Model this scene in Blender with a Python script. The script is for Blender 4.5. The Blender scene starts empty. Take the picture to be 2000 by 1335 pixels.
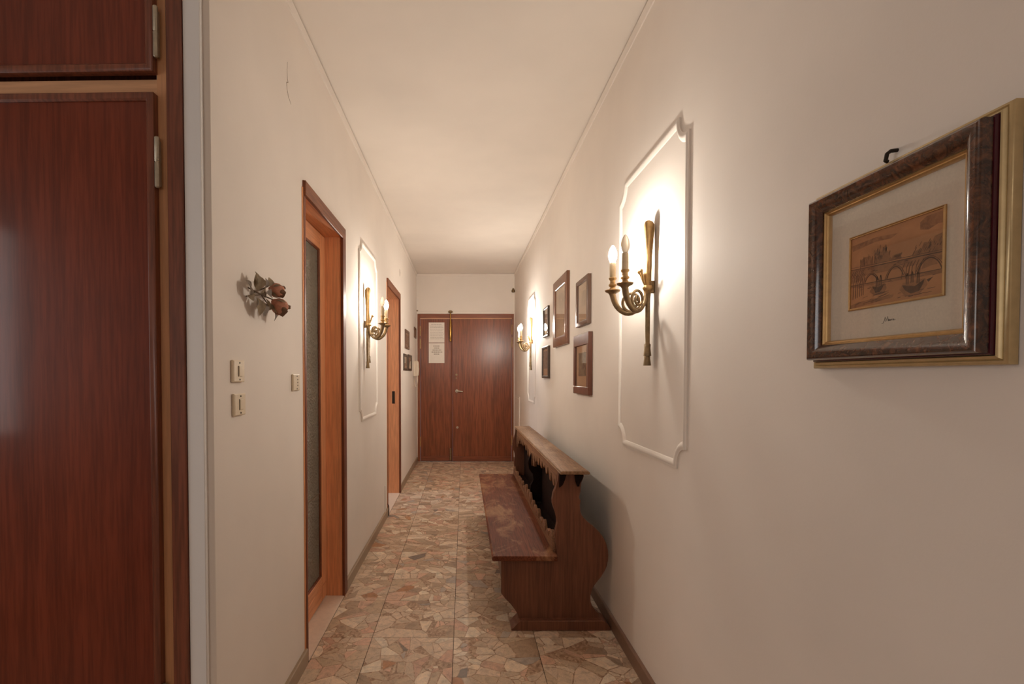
import bpy, bmesh, math, random
from mathutils import Vector, Matrix

random.seed(7)
PI = math.pi
scene = bpy.context.scene
COL = scene.collection

# ------------------------------------------------------------------ camera
EYE = 1.286
cam_d = bpy.data.cameras.new('camera')
cam = bpy.data.objects.new('camera', cam_d)
COL.objects.link(cam)
cam_d.sensor_width = 36.0
cam_d.sensor_fit = 'HORIZONTAL'
cam_d.lens = 975.0 / 2000.0 * 36.0
cam_d.shift_x = (1000.0 - 906.0) / 2000.0
cam_d.shift_y = (755.4 - 667.5) / 2000.0
cam_d.clip_start = 0.02
cam.location = (0, 0, EYE)
cam.rotation_euler = (PI / 2 - math.radians(1.26), 0, 0)
scene.camera = cam

# ------------------------------------------------------------------ world, lamps, exposure
w = bpy.data.worlds.new('world')
scene.world = w
w.use_nodes = True
w.node_tree.nodes['Background'].inputs[0].default_value = (0.75, 0.85, 1.0, 1)
w.node_tree.nodes['Background'].inputs[1].default_value = 0.6


def area_light(name, loc, direction, sx, sy, power, col):
    d = bpy.data.lights.new(name, 'AREA')
    d.shape = 'RECTANGLE'
    d.size, d.size_y = sx, sy
    d.energy = power
    d.color = col
    o = bpy.data.objects.new(name, d)
    COL.objects.link(o)
    o.location = loc
    o.rotation_euler = Vector(direction).to_track_quat('-Z', 'Z').to_euler()
    return o


WINDOW_POWER, CEIL_FILL_POWER, ROOM2_POWER, ROOM1_POWER = 7.0, 1.5, 26.0, 16.0
BULB_POWER = 540.0          # emission of a lit candle bulb
area_light('window_daylight', (-2.545, 0.54, 1.525), (1, 0, 0), 1.10, 0.93, WINDOW_POWER, (1.0, 0.95, 0.90))
area_light('rear_fill', (-1.2, -3.56, 1.55), (0, 1, 0), 1.3, 1.1, 10.0, (1.0, 0.95, 0.90))  # added fill for surfaces facing the camera; the rear wall has no window
area_light('ceiling_fill', (-0.5, -1.4, 2.6), (0, 0.0, -1), 0.5, 0.5, CEIL_FILL_POWER, (1.0, 0.90, 0.80))  # added warm fill light behind the camera, with no fixture
area_light('side_room_daylight', (-3.3, 4.55, 1.5), (1, 0.03, -0.04), 0.9, 1.3, ROOM2_POWER, (0.72, 0.84, 1.0))
area_light('glazed_room_fill', (-2.4, 2.6, 2.5), (0.2, 0, -1), 0.4, 0.4, ROOM1_POWER, (1.0, 0.9, 0.75))  # added weak light that brightens the hammered glass from behind
vs = scene.view_settings
vs.view_transform = 'Standard'
vs.look = 'None'
vs.gamma = 1.0
vs.use_curve_mapping = False
vs.exposure = 0.38
scene.cycles.max_bounces = 10
scene.cycles.diffuse_bounces = 6
scene.cycles.sample_clamp_indirect = 6.0
scene.cycles.caustics_reflective = False
scene.cycles.caustics_refractive = False


# ------------------------------------------------------------------ colour and material helpers
def S(h, k=1.0):
    h = h.lstrip('#')
    r = []
    for i in (0, 2, 4):
        c = int(h[i:i + 2], 16) / 255.0
        c = c / 12.92 if c <= 0.04045 else ((c + 0.055) / 1.055) ** 2.4
        r.append(c * k)
    return (r[0], r[1], r[2], 1.0)


def new_mat(name):
    m = bpy.data.materials.new(name)
    m.use_nodes = True
    nt = m.node_tree
    b = nt.nodes['Principled BSDF']
    return m, nt, b


def nd(nt, t, **kw):
    n = nt.nodes.new(t)
    for k, v in kw.items():
        setattr(n, k, v)
    return n


def coords(nt, scale=(1, 1, 1), kind='Object'):
    tc = nd(nt, 'ShaderNodeTexCoord')
    mp = nd(nt, 'ShaderNodeMapping')
    mp.inputs['Scale'].default_value = scale
    nt.links.new(tc.outputs[kind], mp.inputs[0])
    return mp.outputs[0]


def noise(nt, vec, scale, detail=4.0, rough=0.55, dist=0.0):
    n = nd(nt, 'ShaderNodeTexNoise')
    n.inputs['Scale'].default_value = scale
    n.inputs['Detail'].default_value = detail
    n.inputs['Roughness'].default_value = rough
    n.inputs['Distortion'].default_value = dist
    nt.links.new(vec, n.inputs['Vector'])
    return n.outputs['Fac']


def ramp(nt, fac, stops, interp='LINEAR'):
    r = nd(nt, 'ShaderNodeValToRGB')
    cr = r.color_ramp
    cr.interpolation = interp
    while len(cr.elements) > 1:
        cr.elements.remove(cr.elements[-1])
    cr.elements[0].position = stops[0][0]
    cr.elements[0].color = stops[0][1]
    for p, c in stops[1:]:
        e = cr.elements.new(p)
        e.color = c
    nt.links.new(fac, r.inputs[0])
    return r.outputs[0]


def mix(nt, fac, a, b, mode='MIX'):
    n = nd(nt, 'ShaderNodeMix', data_type='RGBA', blend_type=mode)
    for sock, v in ((0, fac), (6, a), (7, b)):
        if hasattr(v, 'default_value') or hasattr(v, 'is_linked'):
            nt.links.new(v, n.inputs[sock])
        else:
            n.inputs[sock].default_value = v
    return n.outputs[2]


def bump(nt, b, height, strength=0.2, dist=0.002):
    n = nd(nt, 'ShaderNodeBump')
    n.inputs['Strength'].default_value = strength
    n.inputs['Distance'].default_value = dist
    nt.links.new(height, n.inputs['Height'])
    nt.links.new(n.outputs[0], b.inputs['Normal'])


G = (0.5, 0.5, 0.5, 1)
BLACK, WHITE = (0, 0, 0, 1), (1, 1, 1, 1)


def paint(name, c, rough=0.75, var=0.05, bmp=0.12):
    m, nt, b = new_mat(name)
    v = coords(nt)
    n1 = noise(nt, v, 1.7, 3)
    c2 = tuple(x * (1 - var) for x in c[:3]) + (1,)
    c1 = tuple(min(1, x * (1 + var * 0.6)) for x in c[:3]) + (1,)
    nt.links.new(ramp(nt, n1, [(0.3, c2), (0.7, c1)]), b.inputs['Base Color'])
    b.inputs['Roughness'].default_value = rough
    bump(nt, b, noise(nt, v, 140, 3), bmp, 0.0015)
    return m


def wood(name, base, dark, axis='z', scale=1.0, rough=0.35, pore=0.5, coat=0.0, wear=None, figure=0.35, spec=0.5, pin=110.0):
    m, nt, b = new_mat(name)
    long = 0.05
    st = {'z': (1, 1, long), 'y': (1, long, 1), 'x': (long, 1, 1)}[axis]
    v = coords(nt, tuple(s * scale for s in st))
    big = noise(nt, v, 9, 4, 0.6, 0.6)
    fine = noise(nt, v, pin, 3, 0.6)
    c = ramp(nt, big, [(0.5 - figure, dark), (0.5 + figure, base)])
    pores = ramp(nt, fine, [(0.38, (1 - pore, 1 - pore, 1 - pore, 1)), (0.6, WHITE)])
    c = mix(nt, 1.0, c, pores, 'MULTIPLY')
    if wear:
        vw = coords(nt, (1, 0.45, 1))
        wn = noise(nt, vw, 7, 6, 0.7, 0.8)
        wf = ramp(nt, wn, [(0.50, BLACK), (0.66, (0.8, 0.8, 0.8, 1))])
        c = mix(nt, wf, c, wear)
    nt.links.new(c, b.inputs['Base Color'])
    b.inputs['Roughness'].default_value = rough
    b.inputs['Specular IOR Level'].default_value = spec
    b.inputs['Coat Weight'].default_value = coat
    b.inputs['Coat Roughness'].default_value = 0.12
    bump(nt, b, fine, 0.08, 0.001)
    return m


def plain(name, c, rough=0.5, metal=0.0, var=0.15, sc=60, bmp=0.0):
    m, nt, b = new_mat(name)
    v = coords(nt)
    n = noise(nt, v, sc, 4)
    c2 = tuple(x * (1 - var) for x in c[:3]) + (1,)
    nt.links.new(ramp(nt, n, [(0.3, c2), (0.7, c)]), b.inputs['Base Color'])
    b.inputs['Roughness'].default_value = rough
    b.inputs['Metallic'].default_value = metal
    if bmp:
        bump(nt, b, n, bmp, 0.002)
    return m


def attr_stone(name):
    m, nt, b = new_mat(name)
    a = nd(nt, 'ShaderNodeAttribute')
    a.attribute_name = 'stone'
    v = coords(nt, (1, 1, 1))
    n = noise(nt, v, 26, 6, 0.65, 0.9)
    vein = ramp(nt, n, [(0.28, (0.62, 0.6, 0.58, 1)), (0.5, (0.96, 0.96, 0.96, 1)), (0.72, (1.18, 1.14, 1.08, 1))])
    c = mix(nt, 1.0, a.outputs['Color'], vein, 'MULTIPLY')
    n2 = noise(nt, v, 190, 3)
    c = mix(nt, 1.0, c, ramp(nt, n2, [(0.3, (0.82, 0.82, 0.82, 1)), (0.6, WHITE)]), 'MULTIPLY')
    nt.links.new(c, b.inputs['Base Color'])
    b.inputs['Roughness'].default_value = 0.38
    bump(nt, b, n2, 0.05, 0.001)
    return m


def floor_plain():
    m, nt, b = new_mat('palladiana_far')
    v = coords(nt)
    vo = nd(nt, 'ShaderNodeTexVoronoi')
    vo.inputs['Scale'].default_value = 14
    nt.links.new(v, vo.inputs['Vector'])
    c = ramp(nt, vo.outputs['Color'], [(0.2, S('6a5440')), (0.5, S('9a7d62')), (0.8, S('b39a7e'))])
    nt.links.new(c, b.inputs['Base Color'])
    b.inputs['Roughness'].default_value = 0.4
    return m


def matrix_stone():
    m, nt, b = new_mat('tile_matrix')
    v = coords(nt)
    vo = nd(nt, 'ShaderNodeTexVoronoi')
    vo.inputs['Scale'].default_value = 95
    nt.links.new(v, vo.inputs['Vector'])
    c = ramp(nt, vo.outputs['Color'], [(0.15, S('94745a')), (0.5, S('b6957a')), (0.85, S('cfb296'))])
    n = noise(nt, v, 9, 4)
    c = mix(nt, 1.0, c, ramp(nt, n, [(0.3, (0.8, 0.78, 0.76, 1)), (0.7, WHITE)]), 'MULTIPLY')
    nt.links.new(c, b.inputs['Base Color'])
    b.inputs['Roughness'].default_value = 0.45
    return m


def glow(name, c, strength):
    m, nt, b = new_mat(name)
    b.inputs['Base Color'].default_value = (0.9, 0.85, 0.75, 1)
    b.inputs['Emission Color'].default_value = c
    b.inputs['Emission Strength'].default_value = strength
    return m


def pane(name, tint=(1, 1, 1, 1), k=1.0):
    m = bpy.data.materials.new(name)
    m.use_nodes = True
    nt = m.node_tree
    nt.nodes.remove(nt.nodes['Principled BSDF'])
    out = nt.nodes['Material Output']
    tr = nd(nt, 'ShaderNodeBsdfTransparent')
    tr.inputs[0].default_value = tint
    gl = nd(nt, 'ShaderNodeBsdfGlossy')
    gl.inputs['Roughness'].default_value = 0.03
    lw = nd(nt, 'ShaderNodeLayerWeight')
    lw.inputs[0].default_value = 0.5
    pw = nd(nt, 'ShaderNodeMath', operation='POWER')
    nt.links.new(lw.outputs['Facing'], pw.inputs[0])
    pw.inputs[1].default_value = 5.0
    ma = nd(nt, 'ShaderNodeMath', operation='MULTIPLY_ADD')
    nt.links.new(pw.outputs[0], ma.inputs[0])
    ma.inputs[1].default_value = 0.75
    ma.inputs[2].default_value = 0.03
    mx = nd(nt, 'ShaderNodeMixShader')
    nt.links.new(ma.outputs[0], mx.inputs[0])
    nt.links.new(tr.outputs[0], mx.inputs[1])
    nt.links.new(gl.outputs[0], mx.inputs[2])
    nt.links.new(mx.outputs[0], out.inputs[0])
    return m


def hammered_glass():
    m, nt, b = new_mat('hammered_glass')
    v = coords(nt)
    vo = nd(nt, 'ShaderNodeTexVoronoi')
    vo.inputs['Scale'].default_value = 75
    nt.links.new(v, vo.inputs['Vector'])
    n = noise(nt, v, 60, 3)
    b.inputs['Base Color'].default_value = (0.66, 0.65, 0.55, 1)
    b.inputs['Transmission Weight'].default_value = 0.75
    b.inputs['Roughness'].default_value = 0.28
    b.inputs['IOR'].default_value = 1.45
    bump(nt, b, vo.outputs['Distance'], 1.0, 0.012)
    return m


def marbled(name, c1, c2, c3, rough=0.12, sc=30):
    m, nt, b = new_mat(name)
    v = coords(nt)
    n = noise(nt, v, sc, 7, 0.7, 1.5)
    nt.links.new(ramp(nt, n, [(0.35, c1), (0.52, c2), (0.68, c3)]), b.inputs['Base Color'])
    b.inputs['Roughness'].default_value = rough
    b.inputs['Coat Weight'].default_value = 0.6
    b.inputs['Coat Roughness'].default_value = 0.08
    return m


def engraving(name, paper, ink, sc=40, lo=0.42, hi=0.62, st=(1, 1, 1)):
    m, nt, b = new_mat(name)
    v = coords(nt, st)
    n = noise(nt, v, sc, 8, 0.7, 0.7)
    n2 = noise(nt, v, sc * 0.18, 3, 0.5)
    c = ramp(nt, n, [(lo, ink), (hi, paper)])
    c = mix(nt, ramp(nt, n2, [(0.4, BLACK), (0.6, WHITE)]), c, mix(nt, 0.6, c, paper))
    nt.links.new(c, b.inputs['Base Color'])
    b.inputs['Roughness'].default_value = 0.8
    return m


M = dict(
    wall=paint('wall_paint', S('e6ddd4')),
    wall_daylit=paint('wall_paint_daylit', S('e6e4e2')),  # wall paint made cooler: the daylight on the strip is in the colour
    ceiling=paint('ceiling_paint', S('e9e1d8')),
    room=paint('side_room_paint', S('c8bca8')),
    moulding=paint('moulding_paint', S('e9e1d8'), 0.6, 0.02, 0.03),
    base_l=plain('baseboard_stone', S('a08a72'), 0.45, 0, 0.12, 30),
    base_r=plain('baseboard_stone_brown', S('8a6a56'), 0.45, 0, 0.14, 30),
    thresh=plain('threshold_marble', S('e6d0bc'), 0.4, 0, 0.1, 40),
    tile=matrix_stone(), grout=plain('dark_grout', S('4e3d30'), 0.8, 0, 0.2, 40), stone=attr_stone('marble_chip'), floor=floor_plain(),
    mahog=wood('mahogany_panel', S('8a3f27'), S('5c2616'), 'z', 1.0, 0.42, 0.28, 0.4, spec=0.15),
    mahog_frame=wood('mahogany_frame', S('915238'), S('6a3522'), 'z', 1.0, 0.35, 0.4, 0.2),
    mahog_frame_x=wood('mahogany_frame_across', S('915238'), S('6a3522'), 'x', 1.0, 0.35, 0.4, 0.2),
    lightwood=wood('beech_frame', S('d6a075'), S('bd865c'), 'z', 1.0, 0.4, 0.15),
    lightwood_x=wood('beech_rail', S('d9a880'), S('c39067'), 'x', 1.0, 0.4, 0.15),
    casing=wood('casing_wood', S('8a4d33'), S('683822'), 'z', 1.0, 0.5, 0.35, 0.0, spec=0.3),
    casing_y=wood('casing_wood_head', S('935a3c'), S('704027'), 'y', 1.0, 0.5, 0.35, 0.0, spec=0.3),
    jamb=wood('jamb_wood', S('efab7c'), S('dd9868'), 'z', 1.0, 0.5, 0.2, 0.0, spec=0.3),
    jamb_y=wood('jamb_wood_head', S('e9a578'), S('d49063'), 'y', 1.0, 0.5, 0.2, 0.0, spec=0.3),
    edoor=wood('entrance_door_veneer', S('975535'), S('7e4226'), 'z', 1.0, 0.30, 0.4, 0.0, pin=75.0),
    edoor_x=wood('entrance_door_rail', S('985535'), S('7a3f26'), 'x', 1.0, 0.33, 0.35, 0.2),
    edoor_frame=wood('entrance_door_frame', S('a05f3c'), S('824628'), 'z', 1.0, 0.33, 0.3, 0.2),
    walnut=wood('bench_walnut', S('8e5a40'), S('54301f'), 'z', 1.0, 0.55, 0.3, spec=0.35),
    walnut_y=wood('bench_walnut_along', S('84553b'), S('563124'), 'y', 1.3, 0.45, 0.45),
    walnut_worn=wood('bench_seat_worn', S('84492f'), S('5c301f'), 'y', 1.2, 0.62, 0.4, wear=S('a07654'), spec=0.15),
    walnut_top=wood('bench_top_worn', S('a38061'), S('7c583c'), 'y', 1.2, 0.62, 0.35, wear=S('a8876a'), spec=0.3),
    walnut_lit=wood('bench_carved_lit', S('a5795a'), S('7a533a'), 'y', 1.3, 0.6, 0.35, spec=0.3),  # paler walnut: the light falling on the carved rails is in the colour
    walnut_dark=wood('bench_back_dark', S('2a140d'), S('180a06'), 'y', 1.3, 0.75, 0.4, spec=0.15),  # near-black wood: the shade inside the bench is put into the colour
    brass=plain('aged_brass', S('c4a06c'), 0.42, 0.55, 0.3, 45),
    brass_bright=plain('polished_brass', S('c39a52'), 0.25, 1.0, 0.2, 45),
    bronze=plain('aged_bronze', S('9c8462'), 0.42, 0.7, 0.4, 55),
    steel=plain('dull_nickel', S('c0b6a2'), 0.4, 0.7, 0.2, 60),
    dark_metal=plain('dark_iron', S('3a332d'), 0.5, 0.8, 0.2, 60),
    sleeve=plain('candle_sleeve_card', S('d8c2a0'), 0.6, 0, 0.25, 35),
    bulb_off=None, bulb_on=glow('bulb_lit', (1.0, 0.915, 0.80, 1), BULB_POWER), bulb_far=glow('bulb_lit_far', (1.0, 0.915, 0.80, 1), BULB_POWER * 1.25),
    plastic=plain('ivory_plastic', S('dccdb4'), 0.4, 0, 0.06, 30),
    plastic_dark=plain('slot_shadow_plastic', S('5c4c3a'), 0.6, 0, 0.1, 30),
    phone=plain('phone_plastic', S('e0d2c0'), 0.4, 0, 0.05, 30),
    paper=plain('paper', S('f0e8de'), 0.8, 0, 0.04, 20),
    ink=plain('print_ink', S('a3968a'), 0.8, 0, 0.1, 20),
    script=plain('caption_ink', S('2c241f'), 0.8, 0, 0.1, 20),
    glass=pane('picture_glass'), hammered=hammered_glass(),
    gold=plain('gilt', S('cda670'), 0.35, 0.6, 0.2, 50),
    gold_pale=plain('pale_gilt', S('cdb588'), 0.35, 0.6, 0.15, 50),
    maroon=plain('maroon_lacquer', S('4a1420'), 0.2, 0, 0.15, 50),
    burl=marbled('burl_lacquer', S('24150f'), S('4c2e1f'), S('74492f'), 0.16, 45),
    mat_grey=plain('linen_mat', S('d8ccba'), 0.85, 0, 0.1, 300, 0.15),
    sepia=engraving('sepia_print', S('b58259'), S('966a48'), 14, 0.3, 0.7, (1, 1, 1.6)),
    sepia_mid=engraving('sepia_wash', S('9a6e4c'), S('76533b'), 60),
    sepia_dark=engraving('sepia_ink', S('6a4d3a'), S('443228'), 70),
    frame_a=wood('frame_chestnut', S('8c583a'), S('6d4028'), 'z', 1.5, 0.3, 0.3, 0.3),
    frame_b=wood('frame_umber', S('7d5a44'), S('5e4130'), 'z', 1.5, 0.4, 0.3),
    frame_c=wood('frame_redwood', S('7e4a33'), S('5d3323'), 'z', 1.5, 0.4, 0.3),
    frame_d=wood('frame_dark', S('5e4a39'), S('443529'), 'z', 1.5, 0.4, 0.3),
    mat_cream=plain('cream_mat', S('c9ae90'), 0.85, 0, 0.06, 40),
    mat_buff=plain('buff_mat', S('c49f7c'), 0.85, 0, 0.06, 40),
    print_pale=engraving('pale_etching', S('c3aa8d'), S('9a8369'), 22),
    print_grey=engraving('grey_etching', S('b7a086'), S('6f6152'), 34),
    print_dark=engraving('dark_etching', S('8f8068'), S('3f382e'), 40),
    leaf=plain('dried_leaf', S('b5a288'), 0.8, 0, 0.35, 60, 0.3),
    leaf_grey=plain('dried_leaf_grey', S('b0a499'), 0.8, 0, 0.3, 60, 0.3),
    petal=plain('dried_petal', S('c48468'), 0.75, 0, 0.4, 70, 0.3),
    petal_dark=plain('dried_petal_outer', S('9a7558'), 0.8, 0, 0.35, 70, 0.3),
    stem=plain('dried_stem', S('5a4632'), 0.8, 0, 0.3, 60),
    crack=plain('crack_shadow', S('8a7662'), 0.9, 0, 0.1, 60),
    cable=plain('black_cable', S('1c1916'), 0.6, 0, 0.1, 60),
    sky_glass=pane('window_glass', (0.95, 0.97, 1, 1)),
    white_paint=paint('white_gloss', S('d8d2c8'), 0.4, 0.02, 0.02),
)
m_, nt_, b_ = new_mat('bulb_unlit')
b_.inputs['Base Color'].default_value = S('f3e3cc')
b_.inputs['Transmission Weight'].default_value = 0.45
b_.inputs['Roughness'].default_value = 0.35
M['bulb_off'] = m_


# ------------------------------------------------------------------ object helpers
def W(o):
    m = o.matrix_basis.copy()
    while o.parent:
        o = o.parent
        m = o.matrix_basis @ m
    return m


def obj(name, bm, m, parent=None, local=False, smooth=40, recalc=True):
    if recalc:
        bmesh.ops.recalc_face_normals(bm, faces=bm.faces[:])
    if parent is not None and not local:
        bm.transform(W(parent).inverted())
    me = bpy.data.meshes.new(name)
    bm.to_mesh(me)
    bm.free()
    mats = m if isinstance(m, (list, tuple)) else [m]
    for x in mats:
        me.materials.append(x)
    if smooth:
        for p in me.polygons:
            p.use_smooth = True
        me.set_sharp_from_angle(angle=math.radians(smooth))
    o = bpy.data.objects.new(name, me)
    COL.objects.link(o)
    if parent is not None:
        o.parent = parent
    return o


def tag(o, label=None, cat=None, group=None, kind=None):
    if label:
        o['label'] = label
    if cat:
        o['category'] = cat
    if group:
        o['group'] = group
    if kind:
        o['kind'] = kind
    return o


def thing(name, label, cat, loc=(0, 0, 0), rotz=0.0, group=None, kind=None):
    o = bpy.data.objects.new(name, None)
    o.empty_display_size = 0.05
    COL.objects.link(o)
    o.location = loc
    o.rotation_euler = (0, 0, rotz)
    return tag(o, label, cat, group, kind)


def structure(name, bm, m, label=None, parent=None, smooth=40):
    o = obj(name, bm, m, parent, smooth=smooth)
    if parent is None:
        tag(o, label, None, None, 'structure')
    return o


def box(bm, x0, x1, y0, y1, z0, z1, bev=0.0, seg=1):
    r = bmesh.ops.create_cube(bm, size=1.0)
    vs_ = r['verts']
    sx, sy, sz = abs(x1 - x0), abs(y1 - y0), abs(z1 - z0)
    cx, cy, cz = (x0 + x1) / 2, (y0 + y1) / 2, (z0 + z1) / 2
    for v in vs_:
        v.co = Vector((v.co.x * sx + cx, v.co.y * sy + cy, v.co.z * sz + cz))
    if bev > 0:
        es = set()
        for v in vs_:
            es.update(v.link_edges)
        bmesh.ops.bevel(bm, geom=list(es), offset=min(bev, 0.45 * min(sx, sy, sz)), segments=seg, affect='EDGES', profile=0.5)
    return bm


def B(*a, **k):
    return box(bmesh.new(), *a, **k)


def prism(bm, pts, h0, h1, mp, bev=0.0):
    """pts: outline in 2D; mp(u, v, h) -> xyz."""
    a = [bm.verts.new(mp(u, v, h0)) for u, v in pts]
    b = [bm.verts.new(mp(u, v, h1)) for u, v in pts]
    n = len(pts)
    caps = [bm.faces.new(a), bm.faces.new(b[::-1])]
    for i in range(n):
        j = (i + 1) % n
        bm.faces.new((a[j], a[i], b[i], b[j]))
    if bev > 0:
        es = set()
        for f in caps:
            es.update(f.edges)
        bmesh.ops.bevel(bm, geom=list(es), offset=bev, segments=1, affect='EDGES')
    return bm


def tube(bm, pts, rad, n=8, cap=True, flute=None):
    pts = [Vector(p) for p in pts]
    m = len(pts)
    rings = []
    up = None
    for i, p in enumerate(pts):
        t = (pts[min(i + 1, m - 1)] - pts[max(i - 1, 0)]).normalized()
        if up is None:
            ref = Vector((0, 0, 1)) if abs(t.z) < 0.9 else Vector((1, 0, 0))
            s = t.cross(ref).normalized()
        else:
            s = (up - t * up.dot(t))
            s = s.normalized() if s.length > 1e-6 else t.orthogonal().normalized()
        up = s
        q = t.cross(s).normalized()
        r = rad[i] if isinstance(rad, (list, tuple)) else rad
        ring = []
        for k in range(n):
            a = 2 * PI * k / n
            rr = r * (flute(a, i) if flute else 1.0)
            ring.append(bm.verts.new(p + s * (math.cos(a) * rr) + q * (math.sin(a) * rr)))
        rings.append(ring)
    for i in range(m - 1):
        for k in range(n):
            l = (k + 1) % n
            bm.faces.new((rings[i][k], rings[i][l], rings[i + 1][l], rings[i + 1][k]))
    if cap:
        bm.faces.new(rings[0][::-1])
        bm.faces.new(rings[-1])
    return bm


def lathe(bm, prof, c=(0, 0, 0), n=14, axis='z', flute=None):
    """prof: (r, h) from bottom to top."""
    c = Vector(c)
    rings = []
    for r, h in prof:
        ring = []
        for k in range(n):
            a = 2 * PI * k / n
            rr = max(r, 1e-5) * (flute(a) if flute else 1)
            x, y = math.cos(a) * rr, math.sin(a) * rr
            v = {'z': Vector((x, y, h)), 'x': Vector((h, x, y)), 'y': Vector((x, h, y))}[axis]
            ring.append(bm.verts.new(c + v))
        rings.append(ring)
    for i in range(len(prof) - 1):
        for k in range(n):
            l = (k + 1) % n
            bm.faces.new((rings[i][k], rings[i][l], rings[i + 1][l], rings[i + 1][k]))
    bm.faces.new(rings[0][::-1])
    bm.faces.new(rings[-1])
    return bm


def sphere(bm, c, r, u=10, v=6):
    bmesh.ops.create_uvsphere(bm, u_segments=u, v_segments=v, radius=r, matrix=Matrix.Translation(Vector(c)))
    return bm


def rect(u0, u1, v0, v1):
    return [(u0, v0), (u1, v0), (u1, v1), (u0, v1)]


def area2(pts):
    return sum(pts[i][0] * pts[(i + 1) % len(pts)][1] - pts[(i + 1) % len(pts)][0] * pts[i][1] for i in range(len(pts))) / 2


def offset_path(path, d):
    """offsets a closed CCW path inward by d with mitres."""
    n = len(path)
    out = []
    for i in range(n):
        p0, p1, p2 = Vector(path[i - 1]), Vector(path[i]), Vector(path[(i + 1) % n])
        e1, e2 = (p1 - p0).normalized(), (p2 - p1).normalized()
        n1, n2 = Vector((-e1.y, e1.x)), Vector((-e2.y, e2.x))
        k = n1 + n2
        k = k / max(0.35, k.length_squared) * 2 if k.length_squared > 1e-6 else n1
        out.append(p1 + k * d)
    return out


def sweep(bm, path, prof, mp, closed_prof=True):
    """sweeps profile (w inward, h out of wall) round a closed path."""
    if area2(path) < 0:
        path = path[::-1]
    loops = []
    for wd, h in prof:
        loops.append([bm.verts.new(mp(p[0], p[1], h)) for p in offset_path(path, wd)])
    n, m = len(path), len(prof)
    for j in range(m if closed_prof else m - 1):
        a, b = loops[j], loops[(j + 1) % m]
        for i in range(n):
            k = (i + 1) % n
            bm.faces.new((a[i], a[k], b[k], b[i]))
    return bm


# room dimensions
L, R, END, CEIL, NEARW = -0.71, 0.76, 7.50, 2.82, 1.415
mapR = lambda u, v, h: (R - h, u, v)
mapL = lambda u, v, h: (L + h, u, v)
mapE = lambda u, v, h: (u, END - h, v)
WT = 0.15   # wall thickness

# ------------------------------------------------------------------ structure: shell
D1, D1H = (2.232, 2.895), 2.085        # first doorway (clear opening, head height)
D2, D2H = (4.622, 5.455), 2.12         # second doorway

bm = bmesh.new()
for y0, y1, z0, z1 in [(D1[0] - 0.03, D1[1] + 0.03, D1H + 0.03, CEIL), (D1[1] + 0.03, D2[0] - 0.03, 0, CEIL),
                       (D2[0] - 0.03, D2[1] + 0.03, D2H + 0.03, CEIL), (D2[1] + 0.03, END + 0.1, 0, CEIL)]:
    box(bm, L - WT, L, y0, y1, z0, z1)
# the near end, with its eased corner towards the camera
prism(bm, [(L, NEARW + 0.005), (L, D1[0] - 0.03), (L - WT, D1[0] - 0.03), (L - WT, NEARW + 0.001), (L - 0.004, NEARW + 0.001), (L - 0.001, NEARW + 0.002)], 0, CEIL, lambda u, v, h: (u, v, h))
wall_left = structure('wall_left', bm, M['wall'], 'warm white plaster corridor wall with the two side doorways')
bm = bmesh.new()
box(bm, R, R + 0.12, -3.6, END + 0.1, 0, CEIL)
wall_right = structure('wall_right', bm, M['wall'], 'warm white plaster corridor wall hung with the framed prints')
bm = bmesh.new()
EX0, EX1, EZ = -0.695, 0.748, 2.215      # entrance door frame
box(bm, L, R, END, END + 0.12, EZ, CEIL)
box(bm, L, EX0, END, END + 0.12, 0, EZ)
box(bm, EX1, R, END, END + 0.12, 0, EZ)
structure('wall_end', bm, M['wall'], 'plaster wall above the entrance door')
bm = bmesh.new()
box(bm, -4.2, R, -3.6, END + 0.1, CEIL, CEIL + 0.1)
structure('ceiling', bm, M['ceiling'], 'plain cream ceiling of the corridor')
# narrow return wall beside the wardrobe, stepped at the corner
bm = B(-0.777, L - 0.019, NEARW - 0.016, NEARW + 0.0, 0, CEIL, bev=0.002)
structure('wall_return', bm, M['wall_daylit'], 'narrow daylight-tinted strip of wall between wardrobe and corridor corner')
# wall over and beyond the wardrobe, walls of the room behind the camera
structure('wall_front', B(-2.66, -0.85, NEARW + 0.12, NEARW + 0.24, 0, CEIL), M['wall'], 'plaster wall behind the wardrobe')
bm = bmesh.new()
WY0, WY1, WZ0, WZ1 = -0.02, 1.10, 1.05, 2.00
box(bm, -2.66, -2.56, -3.6, WY0, 0, CEIL)
box(bm, -2.66, -2.56, WY1, NEARW + 0.2, 0, CEIL)
box(bm, -2.66, -2.56, WY0, WY1, 0, WZ0)
box(bm, -2.66, -2.56, WY0, WY1, WZ1, CEIL)
structure('wall_window_side', bm, M['wall'], 'plaster wall with the window, beside the wardrobe')
structure('wall_rear', B(-2.66, R, -3.7, -3.6, 0, CEIL), M['wall'], 'rear plaster wall of the entrance room')
wn = tag(thing('window_1', 'white framed window beside the wardrobe', 'window', (-2.60, WY0, WZ0)), kind='structure')
bm = bmesh.new()
sweep(bm, rect(WY0, WY1, WZ0, WZ1), [(0, 0), (0.05, 0), (0.05, 0.05), (0, 0.05)], lambda u, v, h: (-2.655 + h, u, v))
box(bm, -2.655, -2.62, (WY0 + WY1) / 2 - 0.03, (WY0 + WY1) / 2 + 0.03, WZ0 + 0.05, WZ1 - 0.05)
obj('window_frame', bm, M['white_paint'], wn)
obj('pane', B(-2.642, -2.637, WY0 + 0.04, WY1 - 0.04, WZ0 + 0.04, WZ1 - 0.04), M['sky_glass'], wn)
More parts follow.
